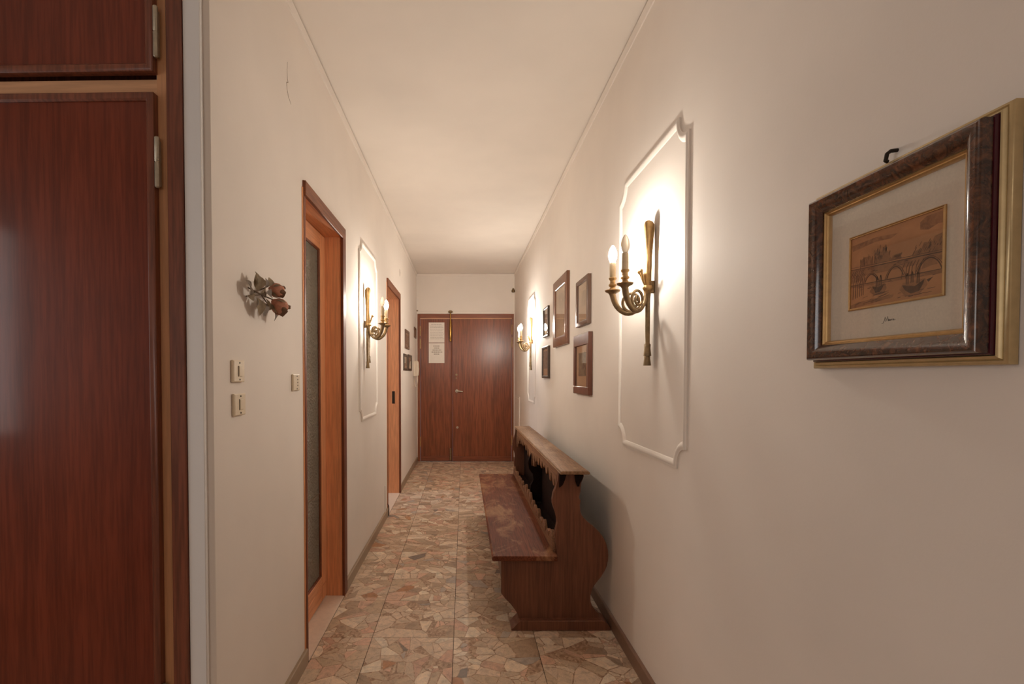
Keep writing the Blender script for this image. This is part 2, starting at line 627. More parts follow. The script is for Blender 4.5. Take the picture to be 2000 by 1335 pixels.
# side rooms seen (or only lit) through the doorways
bm = bmesh.new()
for (y0, y1) in ((NEARW + 0.24, 3.6), (3.7, 6.6)):
    box(bm, -4.2, L - WT, y0 - 0.05, y0, 0, CEIL)
    box(bm, -4.2, L - WT, y1, y1 + 0.05, 0, CEIL)
    box(bm, -4.2, -4.15, y0, y1, 0, CEIL)
structure('wall_side_rooms', bm, M['room'], 'plain walls of the rooms behind the side doors')

# ------------------------------------------------------------------ floor
bm = bmesh.new()
box(bm, -4.2, R + 0.1, -3.6, -0.77, -0.08, 0.0)
box(bm, -4.2, -2.56, -0.77, 1.43, -0.08, -0.001)
box(bm, -4.2, L - 0.0, 1.43, END, -0.08, -0.001)
floor = structure('floor', bm, M['floor'], 'marble chip tile floor of the corridor')
obj('grout_bed', box(B(-2.56, R + 0.1, -0.77, 1.43, -0.08, -0.004), L, R + 0.1, 1.43, END + 0.1, -0.08, -0.004), M['grout'], floor, smooth=0)


def clip_poly(poly, nx, ny, d):
    """keeps nx*x + ny*y <= d."""
    out = []
    n = len(poly)
    for i in range(n):
        a, b = poly[i], poly[(i + 1) % n]
        da, db = nx * a[0] + ny * a[1] - d, nx * b[0] + ny * b[1] - d
        if da <= 0:
            out.append(a)
        if (da < 0 < db) or (db < 0 < da):
            t = da / (da - db)
            out.append((a[0] + (b[0] - a[0]) * t, a[1] + (b[1] - a[1]) * t))
    return out


PAL = [('cdb69f', 7), ('c4ad95', 7), ('d6c2ab', 5), ('bba389', 5), ('cda992', 4), ('c29b84', 2), ('ad937a', 3), ('a08872', 1.6), ('dbcbb6', 2.5), ('aa9c90', 0.9), ('94897f', 0.3), ('ad7c57', 0.4), ('7a6d64', 0.12)]
PW = [p[1] for p in PAL]
rng = random.Random(11)
DUP = Vector((0, 0))
all_chips = []
tiles = []
xs = [-0.698, -0.451, -0.050, 0.349, 0.748]
ys = [-0.77 + 0.4 * k for k in range(21)] + [END]
xs_wide = [-2.555, -2.451, -2.051, -1.651, -1.251, -0.851, -0.451, -0.050, 0.349, 0.748]
for r_ in range(len(ys) - 1):
    xs_ = xs_wide if ys[r_] < 1.3 else xs
    for c_ in range(len(xs_) - 1):
        x0, x1, y0, y1 = xs_[c_] + 0.0013, xs_[c_ + 1] - 0.0013, ys[r_] + 0.0013, ys[r_ + 1] - 0.0013
        if y1 - y0 < 0.03:
            continue
        t = obj('tile', B(x0, x1, y0, y1, -0.0042, 0.0, bev=0.0012), M['tile'], floor, smooth=0)
        tiles.append(t)
        # shards: cells round clumped seeds, some of them snapped in two
        ar = (x1 - x0) * (y1 - y0) / 0.16
        seeds = [(rng.uniform(x0, x1), rng.uniform(y0, y1)) for _ in range(max(3, round(10 * ar)))]
        for _ in range(max(1, round(7 * ar))):
            mx_, my_ = rng.uniform(x0, x1), rng.uniform(y0, y1)
            for _k in range(rng.randint(4, 9)):
                qx, qy = mx_ + rng.gauss(0, 0.026), my_ + rng.gauss(0, 0.026)
                if x0 < qx < x1 and y0 < qy < y1:
                    seeds.append((qx, qy))
        for i, (px, py) in enumerate(seeds):
            poly = [(x0, y0), (x1, y0), (x1, y1), (x0, y1)]
            gap = rng.choice((0.0007, 0.0012, 0.0019, 0.003, 0.0045))
            for j, (qx, qy) in enumerate(seeds):
                dx, dy = qx - px, qy - py
                d = math.hypot(dx, dy)
                if i == j or d < 1e-4:
                    continue
                poly = clip_poly(poly, dx / d, dy / d, (dx * px + dy * py) / d + d / 2 - gap)
                if len(poly) < 3:
                    break
            parts = [poly] if len(poly) >= 3 else []
            for _cut in range(2):
                nxt = []
                for pl in parts:
                    if len(pl) >= 3 and abs(area2(pl)) > 0.006 and rng.random() < 0.55:
                        gx, gy = sum(p[0] for p in pl) / len(pl), sum(p[1] for p in pl) / len(pl)
                        an = rng.uniform(0, PI)
                        nx, ny = math.cos(an), math.sin(an)
                        d0 = nx * gx + ny * gy + rng.uniform(-0.012, 0.012)
                        g2 = rng.choice((0.0006, 0.0012, 0.003))
                        nxt += [clip_poly(pl, nx, ny, d0 - g2), clip_poly(pl, -nx, -ny, -d0 - g2)]
                    else:
                        nxt.append(pl)
                parts = nxt
            for pl in parts:
                if len(pl) < 3:
                    continue
                cl = [p for q, p in enumerate(pl) if (p[0] - pl[q - 1][0]) ** 2 + (p[1] - pl[q - 1][1]) ** 2 > 1e-6]
                if len(cl) >= 3 and abs(area2(cl)) > 2.5e-5 and rng.random() < 0.93:
                    # knock off a corner now and then
                    if len(cl) > 3 and rng.random() < 0.4:
                        q = rng.randrange(len(cl))
                        a_, b_c, c_c = cl[q - 1], cl[q], cl[(q + 1) % len(cl)]
                        f1, f2 = rng.uniform(0.55, 0.85), rng.uniform(0.15, 0.45)
                        cl[q:q + 1] = [(a_[0] + (b_c[0] - a_[0]) * f1, a_[1] + (b_c[1] - a_[1]) * f1), (b_c[0] + (c_c[0] - b_c[0]) * f2, b_c[1] + (c_c[1] - b_c[1]) * f2)]
                    colr = rng.choices(PAL, PW)[0][0]
                    f = rng.uniform(1.08, 1.28)
                    all_chips.append((abs(area2(cl)) / (max(y0, 1.9) ** 3), cl, tuple(v * f for v in S(colr)[:3]) + (1,), t, y0 > 1.95))


def chip_bm(bm, poly, z):
    prism(bm, poly, -0.001, z, lambda u, v, h: (u, v, h))
    return bm


all_chips.sort(key=lambda c: -c[0] * c[4])
big, rest = all_chips[:300], all_chips[300:]


def paint_faces(o, cols):
    a = o.data.color_attributes.new('stone', 'FLOAT_COLOR', 'CORNER')
    for p in o.data.polygons:
        for li in p.loop_indices:
            a.data[li].color = cols[p.index]


for _, poly, colr, t, _v in big:
    o = obj('marble_chip', chip_bm(bmesh.new(), poly, 0.0003 + rng.uniform(0, 0.0002)), M['stone'], t, smooth=0)
    paint_faces(o, [colr] * len(o.data.polygons))
bm = bmesh.new()
cols = []
for _, poly, colr, t, _v in rest:
    n0 = len(bm.faces)
    chip_bm(bm, poly, 0.0003 + rng.uniform(0, 0.0002))
    cols += [colr] * (len(bm.faces) - n0)
bm.faces.index_update()
o = obj('marble_chip_fill', bm, M['stone'], floor, smooth=0)
o['kind'] = 'stuff'
paint_faces(o, cols)

# ------------------------------------------------------------------ baseboards and ceiling trims
BH, BT = 0.068, 0.014
for i, (y0, y1) in enumerate([(NEARW, 2.208), (2.962, 4.598), (5.522, END)]):
    pts = [(0, 0), (BT, 0), (BT, BH - 0.004), (BT - 0.004, BH), (0, BH)]
    structure('baseboard_left', prism(bmesh.new(), pts, y0, y1, lambda u, v, h: (L + u, h, v)), M['base_l'],
              ['tan stone baseboard under the light switches', 'tan stone baseboard between the two side doorways', 'tan stone baseboard below the intercom handset'][i])
pts = [(0, 0), (BT, 0), (BT, BH - 0.004), (BT - 0.004, BH), (0, BH)]
structure('baseboard_right', prism(bmesh.new(), pts, -3.6, END, lambda u, v, h: (R - u, h, v)), M['base_r'], 'brown stone baseboard behind the bench')
TR = [(0, CEIL - 0.043), (0.005, CEIL - 0.041), (0.011, CEIL - 0.013), (0.012, CEIL - 0.009), (0, CEIL - 0.008)]
structure('trim_1', prism(bmesh.new(), TR, NEARW, END, lambda u, v, h: (L + u, h, v)), M['wall'], 'thin ceiling trim over the side doorways')
structure('trim_2', prism(bmesh.new(), TR, -3.6, END, lambda u, v, h: (R - u, h, v)), M['wall'], 'thin ceiling trim over the framed prints')
structure('trim_3', prism(bmesh.new(), TR, L, R, lambda u, v, h: (h, END - u, v)), M['wall'], 'thin ceiling trim over the entrance door')


def panel_path(u0, u1, v0, v1, r=0.076, n=7):
    p = []
    for (cx, cy, a0) in ((u0, v0, 90), (u1, v0, 180), (u1, v1, 270), (u0, v1, 0)):
        for k in range(n + 1):
            a = math.radians(a0 - 90.0 * k / n)
            p.append((cx + r * math.cos(a), cy + r * math.sin(a)))
    return p


PROF = [(-0.015, 0), (-0.015, 0.006), (-0.009, 0.007), (-0.006, 0.010), (0.001, 0.011), (0.006, 0.008), (0.012, 0.004), (0.015, 0)]
for nm, rc, mp, lab in (('trim_4', (1.705, 2.425, 0.972, 2.176), mapR, 'scoop cornered plaster panel moulding around the sconce beside the gilt framed print'),
                        ('trim_5', (5.30, 5.895, 1.00, 2.165), mapR, 'scoop cornered plaster panel moulding around the sconce by the entrance door'),
                        ('trim_6', (3.385, 4.06, 0.985, 2.205), mapL, 'scoop cornered plaster panel moulding between the two side doorways')):
    structure(nm, sweep(bmesh.new(), panel_path(*rc), PROF, mp), M['moulding'], lab, smooth=60)

# hairline crack and old holes in the plaster
crk = [(2.036, 2.548), (2.030, 2.515), (2.033, 2.48), (2.040, 2.468), (2.025, 2.462), (2.028, 2.435), (2.045, 2.415), (2.075, 2.400)]
obj('crack', tube(bmesh.new(), [(L + 0.0002, a, b) for a, b in crk], [0.0006, 0.0011, 0.0012, 0.0016, 0.0016, 0.0013, 0.0012, 0.0006], 5), M['crack'], wall_left)
obj('crack', tube(bmesh.new(), [(L + 0.0002, 5.55, 2.47), (L + 0.0002, 5.56, 2.43), (L + 0.0002, 5.555, 2.39)], [0.002, 0.004, 0.002], 5), M['crack'], wall_left)


# ------------------------------------------------------------------ side doors (casing, jamb, leaf)
def doorway(name, label, d, dh, o0, o1, oh, threshold=True):
    root = tag(thing(name, label, None, (L, (d[0] + d[1]) / 2, 0)), kind='structure')
    cp = [(0, 0), (0.013, 0.0), (0.016, 0.003), (0.016, 1.0), (0.016, 1.0)]
    for a, b in ((o0, d[0] + 0.004), (d[1] - 0.004, o1)):
        obj('casing', B(L, L + (0.015 if b - a > 0.04 else 0.007), a, b, 0, oh, bev=0.002), M['casing'], root)
    obj('casing_head', B(L, L + 0.0155, o0 + 0.002, o1, dh - 0.004, oh, bev=0.003), M['casing_y'], root)
    for a, b in ((d[0] - 0.03, d[0]), (d[1], d[1] + 0.03)):
        bm = B(L - WT - 0.01, L + 0.004, a, b, 0, dh + 0.03)
        obj('jamb', bm, M['jamb'], root)
    obj('jamb_head', B(L - WT - 0.01, L + 0.004, d[0] - 0.0, d[1] + 0.0, dh, dh + 0.03), M['jamb_y'], root)
    if threshold:
        obj('threshold', B(L - WT, L + 0.0105, d[0], d[1], -0.003, 0.003, bev=0.001), M['thresh'], root)
    return root


d1 = doorway('door_1', 'glazed wooden door in its casing beside the light switches', D1, D1H, 2.212, 2.958, 2.147)
LX0, LX1 = L - 0.128, L - 0.092
y0, y1 = D1[0] + 0.002, D1[1] - 0.002
ST = 0.088
obj('stile', B(LX0, LX1, y0, y0 + ST, 0.012, D1H - 0.004, bev=0.002), M['jamb'], d1)
obj('stile', B(LX0, LX1, y1 - ST, y1, 0.012, D1H - 0.004, bev=0.002), M['jamb'], d1)
obj('rail', B(LX0, LX1, y0 + ST, y1 - ST, D1H - 0.092, D1H - 0.004, bev=0.002), M['jamb_y'], d1)
br = obj('rail', B(LX0, LX1, y0 + ST, y1 - ST, 0.012, 0.15, bev=0.002), M['jamb_y'], d1)
obj('moulding', B(LX1 - 0.001, LX1 + 0.003, y0 + 0.0, y1 - 0.0, 0.092, 0.098, bev=0.001), M['jamb_y'], br)
gp = obj('glass_pane', B(LX0 + 0.016, LX0 + 0.021, y0 + ST - 0.01, y1 - ST + 0.01, 0.14, D1H - 0.082), M['hammered'], d1)
bm = bmesh.new()
sweep(bm, rect(y0 + ST - 0.001, y1 - ST + 0.001, 0.149, D1H - 0.091), [(0, 0), (0.008, 0), (0.008, 0.006), (0, 0.012)], lambda u, v, h: (LX0 + 0.021 + h, u, v))
obj('glazing_bead', bm, M['casing'], d1)
obj('glass_joint', B(LX0 + 0.020, LX0 + 0.0235, y0 + ST, y1 - ST, 0.622, 0.628), M['steel'], gp)
hd = obj('door_handle', tube(bmesh.new(), [(LX1, y0 + 0.045, 1.02), (LX1 + 0.045, y0 + 0.045, 1.02), (LX1 + 0.05, y0 + 0.06, 1.02), (LX1 + 0.05, y0 + 0.14, 1.02)], 0.008, 8), M['brass'], d1)

d2 = doorway('door_2', 'open doorway with orange wood jamb beside the small framed pictures', D2, D2H, 4.602, 5.515, 2.188)
obj('strike_plate', B(L - 0.075, L - 0.045, D2[1] - 0.002, D2[1] + 0.001, 0.985, 1.12, bev=0.0008), M['dark_metal'], d2)
leaf = obj('leaf', B(L - WT - 0.76, L - WT - 0.012, D2[0] + 0.002, D2[0] + 0.04, 0.012, D2H - 0.01, bev=0.002), M['jamb'], d2)

# ------------------------------------------------------------------ entrance door
d3 = tag(thing('door_3', 'brown double entrance door closing the corridor', None, ((EX0 + EX1) / 2, END, 0)), kind='structure')
FW = 0.04
obj('frame_post', B(EX0, EX0 + FW, END - 0.012, END + 0.09, 0, EZ, bev=0.003), M['edoor_frame'], d3)
obj('frame_post', B(EX1 - 0.028, EX1, END - 0.012, END + 0.09, 0, EZ, bev=0.003), M['edoor_frame'], d3)
obj('frame_head', B(EX0 + FW, EX1 - 0.028, END - 0.012, END + 0.09, EZ - 0.068, EZ, bev=0.003), M['edoor_x'], d3)
obj('head_moulding', B(EX0 + FW, EX1 - 0.028, END - 0.016, END - 0.010, EZ - 0.075, EZ - 0.062, bev=0.002), M['lightwood_x'], d3)
SPL = -0.172
DZ = EZ - 0.074
lf = obj('leaf', B(EX0 + FW + 0.003, SPL - 0.004, END + 0.004, END + 0.05, 0.006, DZ, bev=0.003), M['edoor'], d3)
rf = obj('leaf', B(SPL + 0.004, EX1 - 0.031, END - 0.008, END + 0.04, 0.004, DZ, bev=0.003), M['edoor'], d3)
obj('meeting_strip', B(SPL - 0.022, SPL + 0.0035, END - 0.006, END + 0.0045, 0.006, DZ - 0.004, bev=0.002), M['casing'], lf)
obj('kick_board', B(EX0 + FW + 0.004, SPL - 0.024, END - 0.004, END + 0.005, 0.01, 0.082, bev=0.002), M['edoor_x'], lf)
obj('kick_board', B(SPL + 0.006, EX1 - 0.033, END - 0.016, END - 0.007, 0.008, 0.078, bev=0.002), M['edoor_x'], rf)
for z in (1.96, 1.77, 0.30):
    obj('hinge', lathe(bmesh.new(), [(0.004, -0.075), (0.007, -0.072), (0.007, 0.072), (0.004, 0.075)], (EX0 + FW + 0.001, END - 0.008, z), 8), M['brass'], lf)
    obj('hinge', lathe(bmesh.new(), [(0.004, -0.075), (0.007, -0.072), (0.007, 0.072), (0.004, 0.075)], (EX1 - 0.029, END - 0.018, z + 0.02), 8), M['brass'], rf)
# surface bolt
bt = obj('surface_bolt', lathe(bmesh.new(), [(0.010, 1.80), (0.017, 1.805), (0.017, 1.845), (0.013, 1.85), (0.018, 1.87), (0.019, 2.0), (0.014, 2.10), (0.009, 2.13), (0.009, 2.235)], (-0.200, END - 0.020, 0), 10), M['brass_bright'], lf)
obj('bolt_keeper', lathe(bmesh.new(), [(0.012, 2.225), (0.034, 2.235), (0.034, 2.25), (0.020, 2.262)], (-0.200, END - 0.024, 0), 10), M['bronze'], d3)
obj('floor_bolt', B(-0.214, -0.188, END - 0.022, END - 0.005, 0.02, 0.20, bev=0.005), M['bronze'], lf)
# lever handle
hb = obj('door_handle', tube(bmesh.new(), [(-0.105, END - 0.008, 1.062), (-0.105, END - 0.05, 1.062), (-0.098, END - 0.056, 1.062), (-0.055, END - 0.056, 1.058), (-0.018, END - 0.054, 1.054)], [0.011, 0.010, 0.010, 0.009, 0.007], 8), M['steel'], rf)
obj('rose_plate', lathe(bmesh.new(), [(0.024, 0), (0.024, 0.005), (0.018, 0.009)], (-0.105, END - 0.017, 1.062), 12, 'y'), M['steel'], hb)
obj('lock_cylinder', lathe(bmesh.new(), [(0.014, 0), (0.016, 0.005), (0.010, 0.012)], (-0.112, END - 0.019, 1.305), 10, 'y'), M['bronze'], rf)
obj('keyhole_plate', lathe(bmesh.new(), [(0.016, 0), (0.018, 0.005), (0.009, 0.012)], (-0.098, END - 0.019, 0.515), 10, 'y'), M['steel'], rf)
obj('peephole', lathe(bmesh.new(), [(0.008, 0), (0.010, 0.004), (0.005, 0.008)], (-0.115, END - 0.016, 1.255), 8, 'y'), M['bronze'], rf)
# white surround line and groove over the door
structure('trim_7', B(L, R, END - 0.008, END, EZ + 0.001, EZ + 0.035, bev=0.003), M['moulding'], 'white painted strip just over the entrance door')
structure('trim_8', B(EX1 + 0.001, R - 0.001, END - 0.010, END, 0.0, EZ, bev=0.002), M['moulding'], 'white painted strip beside the entrance door by the bench')
structure('trim_9', B(L + 0.001, EX0 - 0.001, END - 0.010, END, 0.0, EZ, bev=0.002), M['moulding'], 'white painted strip beside the entrance door by the intercom')
hk = obj('wall_hook', sphere(bmesh.new(), (L + 0.012, END - 0.01, 2.262), 0.010, 8, 5), M['bronze'])
tube_bm = tube(bmesh.new(), [(L + 0.001, END - 0.011, 2.262), (L + 0.02, END - 0.011, 2.262), (L + 0.024, END - 0.011, 2.268)], 0.004, 6)
hk.name = 'coat_peg'
tag(hk, 'tiny bronze peg on the wall at the corner of the entrance door frame', 'peg')
obj('pin', tube_bm, M['bronze'], hk)


# notices taped to the door
def notice(z0, z1, label, lines):
    p = obj('paper_notice', B(-0.527, -0.292, END + 0.0022, END + 0.0036, z0, z1), M['paper'], None, smooth=0)
    tag(p, label, 'notice')
    rg = random.Random(int(z0 * 100))
    bm = bmesh.new()
    for (zz, a, b, hgt) in lines:
        x = a
        while x < b:
            wl = rg.uniform(0.012, 0.035)
            box(bm, x, min(x + wl, b), END + 0.0017, END + 0.0023, zz - hgt / 2, zz + hgt / 2)
            x += wl + 0.006
    o = obj('printed_lines', bm, M['ink'], p, smooth=0)
    o['kind'] = 'stuff'


notice(1.788, 2.088, 'upper white sheet of faint print taped to the entrance door', [(2.06, -0.49, -0.33, 0.006)] + [(2.035 - 0.024 * k, -0.505, -0.32 + 0.01 * (k % 3), 0.004) for k in range(9)])
notice(1.480, 1.780, 'lower white sheet with five centred lines taped to the entrance door', [(1.735, -0.46, -0.36, 0.012), (1.705, -0.45, -0.37, 0.012), (1.675, -0.47, -0.34, 0.012), (1.645, -0.485, -0.325, 0.012), (1.615, -0.45, -0.37, 0.012)])

# ------------------------------------------------------------------ wardrobe
YC = 1.40
wd = thing('wardrobe', 'tall built-in mahogany wardrobe with an upper and a lower door', 'wardrobe', (-0.778, YC, 0), math.radians(-1.2))


def wob(name, bm, m, parent=None):
    """wardrobe pieces are laid out square, in front of the turned carcass root."""
    bm.transform(Matrix.Translation((0.778, -YC, 0)))
    p = parent or wd
    return obj(name, bm, m, p, local=True)


obj_depth = 0.10
wob('post', B(-0.822, -0.778, YC - 0.006, YC + obj_depth, 0, 2.79, bev=0.002), M['mahog_frame'])
wob('frame_stile', B(-0.852, -0.8225, YC + 0.002, YC + obj_depth, 0, 2.79), M['lightwood'])
wob('frame_rail', B(-2.30, -0.8525, YC + 0.003, YC + obj_depth, 2.03, 2.108), M['lightwood_x'])
wob('carcass_back', B(-2.30, -0.8525, YC + 0.07, YC + 0.11, 0, 2.79), M['mahog_frame'])
wob('frame_stile', B(-1.605, -1.575, YC + 0.002, YC + 0.07, 0, 2.79), M['lightwood'])


def wardrobe_door(x0, x1, z0, z1, hinges):
    fw = 0.022
    bm = bmesh.new()
    dr = wob('door', B(x0 + 0.004, x1 - 0.004, YC - 0.012, YC + 0.002, z0 + 0.004, z1 - 0.004), M['mahog'])
    bm = bmesh.new()
    sweep(bm, rect(x0, x1, z0, z1), [(0, -0.003), (0, 0.018), (0.004, 0.021), (fw - 0.005, 0.021), (fw, 0.016), (fw, -0.003)], lambda u, v, h: (u, YC - h, v))
    wob('door_edge', bm, M['mahog_frame'], dr)
    for zc in hinges:
        bm = bmesh.new()
        cx, cy = x1 + 0.006, YC - 0.014
        lathe(bm, [(0.004, -0.070), (0.0068, -0.067), (0.0068, -0.002), (0.0055, -0.0005), (0.0055, 0.0005), (0.0068, 0.002), (0.0068, 0.067), (0.004, 0.070)], (cx, cy, zc), 10)
        box(bm, cx - 0.002, cx + 0.002, YC - 0.014, YC + 0.004, zc - 0.062, zc + 0.062)
        wob('hinge', bm, M['steel'], dr)


wardrobe_door(-1.574, -0.850, 0.08, 2.063, (1.874, 0.35))
wardrobe_door(-1.574, -0.850, 2.120, 2.76, (2.228, 2.62))
wardrobe_door(-2.30, -1.606, 0.08, 2.066, ())
wardrobe_door(-2.30, -1.606, 2.124, 2.76, ())
wob('plinth', B(-2.30, -0.823, YC + 0.0, YC + 0.05, 0, 0.078), M['mahog_frame_x'])


# ------------------------------------------------------------------ sconces
def bez(p0, p1, p2, p3, n):
    out = []
    for i in range(n + 1):
        t = i / n
        out.append(tuple((1 - t) ** 3 * a + 3 * (1 - t) ** 2 * t * b + 3 * (1 - t) * t * t * c + t ** 3 * d for a, b, c, d in zip(p0, p1, p2, p3)))
    return out


def make_sconce(name, label, loc, rz, lit, group, lamp='bulb_on'):
    root = thing(name, label, 'wall lamp', loc, rz, group)
    q = 0.026
    # ribbon stem with a looped top
    zz = [0.268, 0.262, 0.25, 0.225, 0.19, 0.15, 0.115, 0.09, 0.07, 0.03, -0.01, -0.03]
    rr = [0.007, 0.015, 0.020, 0.0205, 0.019, 0.0165, 0.0145, 0.0155, 0.0145, 0.015, 0.0145, 0.012]
    bm = tube(bmesh.new(), [(q, 0, z) for z in zz], rr, 16, True, lambda a, i: 1 + 0.13 * math.cos(3 * a + i * 0.35))
    obj('stem', bm, M['brass'], root, True)
    tails = []
    for y, zb, x in ((0.008, -0.27, q + 0.003), (-0.007, -0.308, q - 0.002)):
        bm = tube(bmesh.new(), [(q, y * 0.6, 0.0), (x, y, -0.05), (x, y, -0.15), (x, y, zb + 0.05), (x, y, zb + 0.045), (x, y, zb + 0.03), (x, y, zb)],
                  [0.010, 0.010, 0.010, 0.0092, 0.012, 0.0105, 0.014], 10, True, lambda a, i: 1 + 0.12 * math.cos(4 * a + i))
        obj('tassel_tail', bm, M['bronze'], root, True)
    bm = lathe(bmesh.new(), [(0.014, -0.012), (0.0185, -0.006), (0.019, 0.002), (0.0165, 0.010), (0.013, 0.012)], (q, 0, 0.0), 14, 'z', lambda a: 1 + 0.08 * math.cos(6 * a))
    sphere(bm, (q + 0.016, 0.004, 0.0), 0.008, 8, 5)
    obj('tie_knot', bm, M['brass'], root, True)
    bm = bmesh.new()
    for y in (0.012, -0.008):
        pts = bez((q + 0.01, 0, 0.01), (q + 0.022, y * 0.6, 0.03), (q + 0.022, y, 0.05), (q + 0.032, y * 1.3, 0.066), 6)
        tube(bm, pts, 0.0045, 6)
        sphere(bm, pts[-1], 0.0078, 8, 5)
    obj('sprig', bm, M['brass'], root, True)
    obj('back_plate', B(0.0, q - 0.004, -0.008, 0.008, -0.02, 0.03, bev=0.003), M['bronze'], root, True)
    for s, on in ((1, lit[0]), (-1, lit[1])):
        tx, ty = 0.143 - q, 0.080 * s
        dist = math.hypot(tx, ty)
        ux, uy = tx / dist, ty / dist
        P = lambda r, z: (q + ux * r, uy * r, z)
        prof = bez((0.004, -0.005), (0.012, -0.075), (0.06, -0.115), (0.098, -0.088), 10)
        prof += bez((0.098, -0.088), (0.122, -0.072), (0.134, -0.05), (dist, -0.012), 7)[1:]
        m = len(prof)
        rad = [0.0065 + 0.0065 * (i / (m - 1)) ** 1.3 for i in range(m)]
        prof += [(dist, -0.006), (dist, -0.001), (dist, 0.002)]
        rad += [0.018, 0.029, 0.031]
        arm = obj('arm', tube(bmesh.new(), [P(*p) for p in prof], rad, 12, True, None), M['bronze'], root, True)
        # coil inside the horn
        coil = []
        cr, cz = 0.062, -0.048
        for k in range(34):
            a = math.radians(-115 + 560.0 * k / 33)
            r = 0.044 - 0.031 * k / 33
            coil.append(P(cr + r * math.cos(a), cz + r * math.sin(a)))
        bm = tube(bmesh.new(), coil, [0.0068 - 0.0025 * k / 33 for k in range(34)], 8)
        sphere(bm, P(cr, cz), 0.0095, 8, 6)
        c_ = obj('coil', bm, M['bronze'], arm, True)
        cx, cy = q + tx, ty
        prof_c = [(0.030, 0.002), (0.032, 0.005), (0.014, 0.010), (0.009, 0.018), (0.0165, 0.024), (0.0165, 0.028), (0.011, 0.034), (0.011, 0.045), (0.0155, 0.050), (0.0165, 0.056), (0.012, 0.058)]
        obj('cup', lathe(bmesh.new(), prof_c, (cx, cy, 0), 14), M['brass'], arm, True)
        obj('candle_sleeve', lathe(bmesh.new(), [(0.0125, 0.056), (0.0128, 0.09), (0.0122, 0.118), (0.010, 0.120)], (cx, cy, 0), 14), M['sleeve'], arm, True)
        pb = [(0.0075, 0.119), (0.0115, 0.126), (0.0155, 0.136), (0.0172, 0.147), (0.0165, 0.158), (0.0135, 0.170), (0.009, 0.180), (0.0045, 0.187), (0.001, 0.190)]
        obj('bulb', lathe(bmesh.new(), pb, (cx, cy, 0), 14), M[lamp] if on else M['bulb_off'], arm, True, 70)
    return root


GS = 'brass horn sconces with two candle bulbs'
# rotated half a turn for the wall of prints: local +y then points towards the near end
make_sconce('wall_sconce', 'brass horn sconce with one lit candle bulb, on the panel beside the gilt framed print', (R, 2.0, 1.636), PI, (False, True), GS)
make_sconce('wall_sconce', 'brass horn sconce between the two side doorways, one of its candle bulbs dark', (L, 3.575, 1.650), 0, (True, False), GS, 'bulb_far')
make_sconce('wall_sconce', 'brass horn sconce on the small panel next to the entrance door', (R, 5.49, 1.660), PI, (True, True), GS, 'bulb_far')

# ------------------------------------------------------------------ carved bench
bn = thing('carved_bench', 'dark walnut hall bench with scrolled ends, scalloped rails and worn seat', 'bench', (0.45, 3.6, 0))
side = [(0.481, 0.795), (0.476, 0.742), (0.466, 0.715), (0.455, 0.689), (0.450, 0.657), (0.452, 0.635), (0.458, 0.614), (0.470, 0.588), (0.477, 0.561), (0.476, 0.54), (0.472, 0.518), (0.468, 0.50), (0.466, 0.476),
        (0.470, 0.44), (0.476, 0.40), (0.476, 0.358), (0.191, 0.358), (0.191, 0.176), (0.213, 0.149), (0.239, 0.123), (0.263, 0.096), (0.273, 0.074), (0.282, 0.040),
        (0.690, 0.040), (0.690, 0.074), (0.672, 0.082), (0.655, 0.105), (0.645, 0.133), (0.643, 0.155), (0.645, 0.176), (0.654, 0.205), (0.674, 0.235), (0.700, 0.262), (0.717, 0.287), (0.728, 0.315), (0.735, 0.348), (0.736, 0.375), (0.735, 0.40), (0.726, 0.433),
        (0.710, 0.466), (0.690, 0.492), (0.662, 0.518), (0.634, 0.540), (0.610, 0.560), (0.597, 0.578), (0.590, 0.596), (0.587, 0.630), (0.594, 0.645), (0.595, 0.655), (0.582, 0.668), (0.588, 0.680), (0.594, 0.700), (0.594, 0.747), (0.604, 0.760), (0.610, 0.775), (0.610, 0.795)]
mapY = lambda u, v, h: (u, h, v)
for y in (2.525, 4.62):
    obj('side_panel', prism(bmesh.new(), side, y, y + 0.035, mapY, 0.003), M['walnut'], bn)
    foot = [(0.240, 0.0), (0.240, 0.008), (0.252, 0.016), (0.264, 0.024), (0.274, 0.040), (0.284, 0.052), (0.700, 0.052), (0.716, 0.046), (0.728, 0.032), (0.741, 0.016), (0.7435, 0.010), (0.7435, 0.0)]
    obj('foot', prism(bmesh.new(), foot, y - 0.033, y + 0.068, mapY, 0.004), M['walnut'], bn)
    # dark corner brackets under the top
    bm = bmesh.new()
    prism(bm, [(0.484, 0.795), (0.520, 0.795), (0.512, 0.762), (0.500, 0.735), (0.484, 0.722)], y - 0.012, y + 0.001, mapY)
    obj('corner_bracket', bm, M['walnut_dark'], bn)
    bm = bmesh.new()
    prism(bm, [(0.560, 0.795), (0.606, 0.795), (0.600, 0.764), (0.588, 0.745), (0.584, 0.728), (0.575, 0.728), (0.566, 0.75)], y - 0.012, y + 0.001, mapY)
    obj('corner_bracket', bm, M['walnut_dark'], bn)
# seat with a moulded edge
bm = bmesh.new()
sp = [(0.150, 0.352), (0.143, 0.356), (0.143, 0.362), (0.148, 0.366), (0.143, 0.372), (0.150, 0.378), (0.473, 0.378), (0.473, 0.352)]
prism(bm, sp, 2.497, 4.63, mapY, 0.003)
obj('seat', bm, M['walnut_worn'], bn)
obj('seat_apron', B(0.192, 0.214, 2.56, 4.62, 0.235, 0.352, bev=0.003), M['walnut_y'], bn)
# top shelf
tp = [(0.484, 0.793), (0.480, 0.799), (0.486, 0.803), (0.486, 0.807), (0.494, 0.811), (0.620, 0.811), (0.627, 0.807), (0.627, 0.803), (0.632, 0.799), (0.628, 0.793)]
obj('top_shelf', prism(bmesh.new(), tp, 2.485, 4.755, mapY, 0.003), M['walnut_top'], bn)


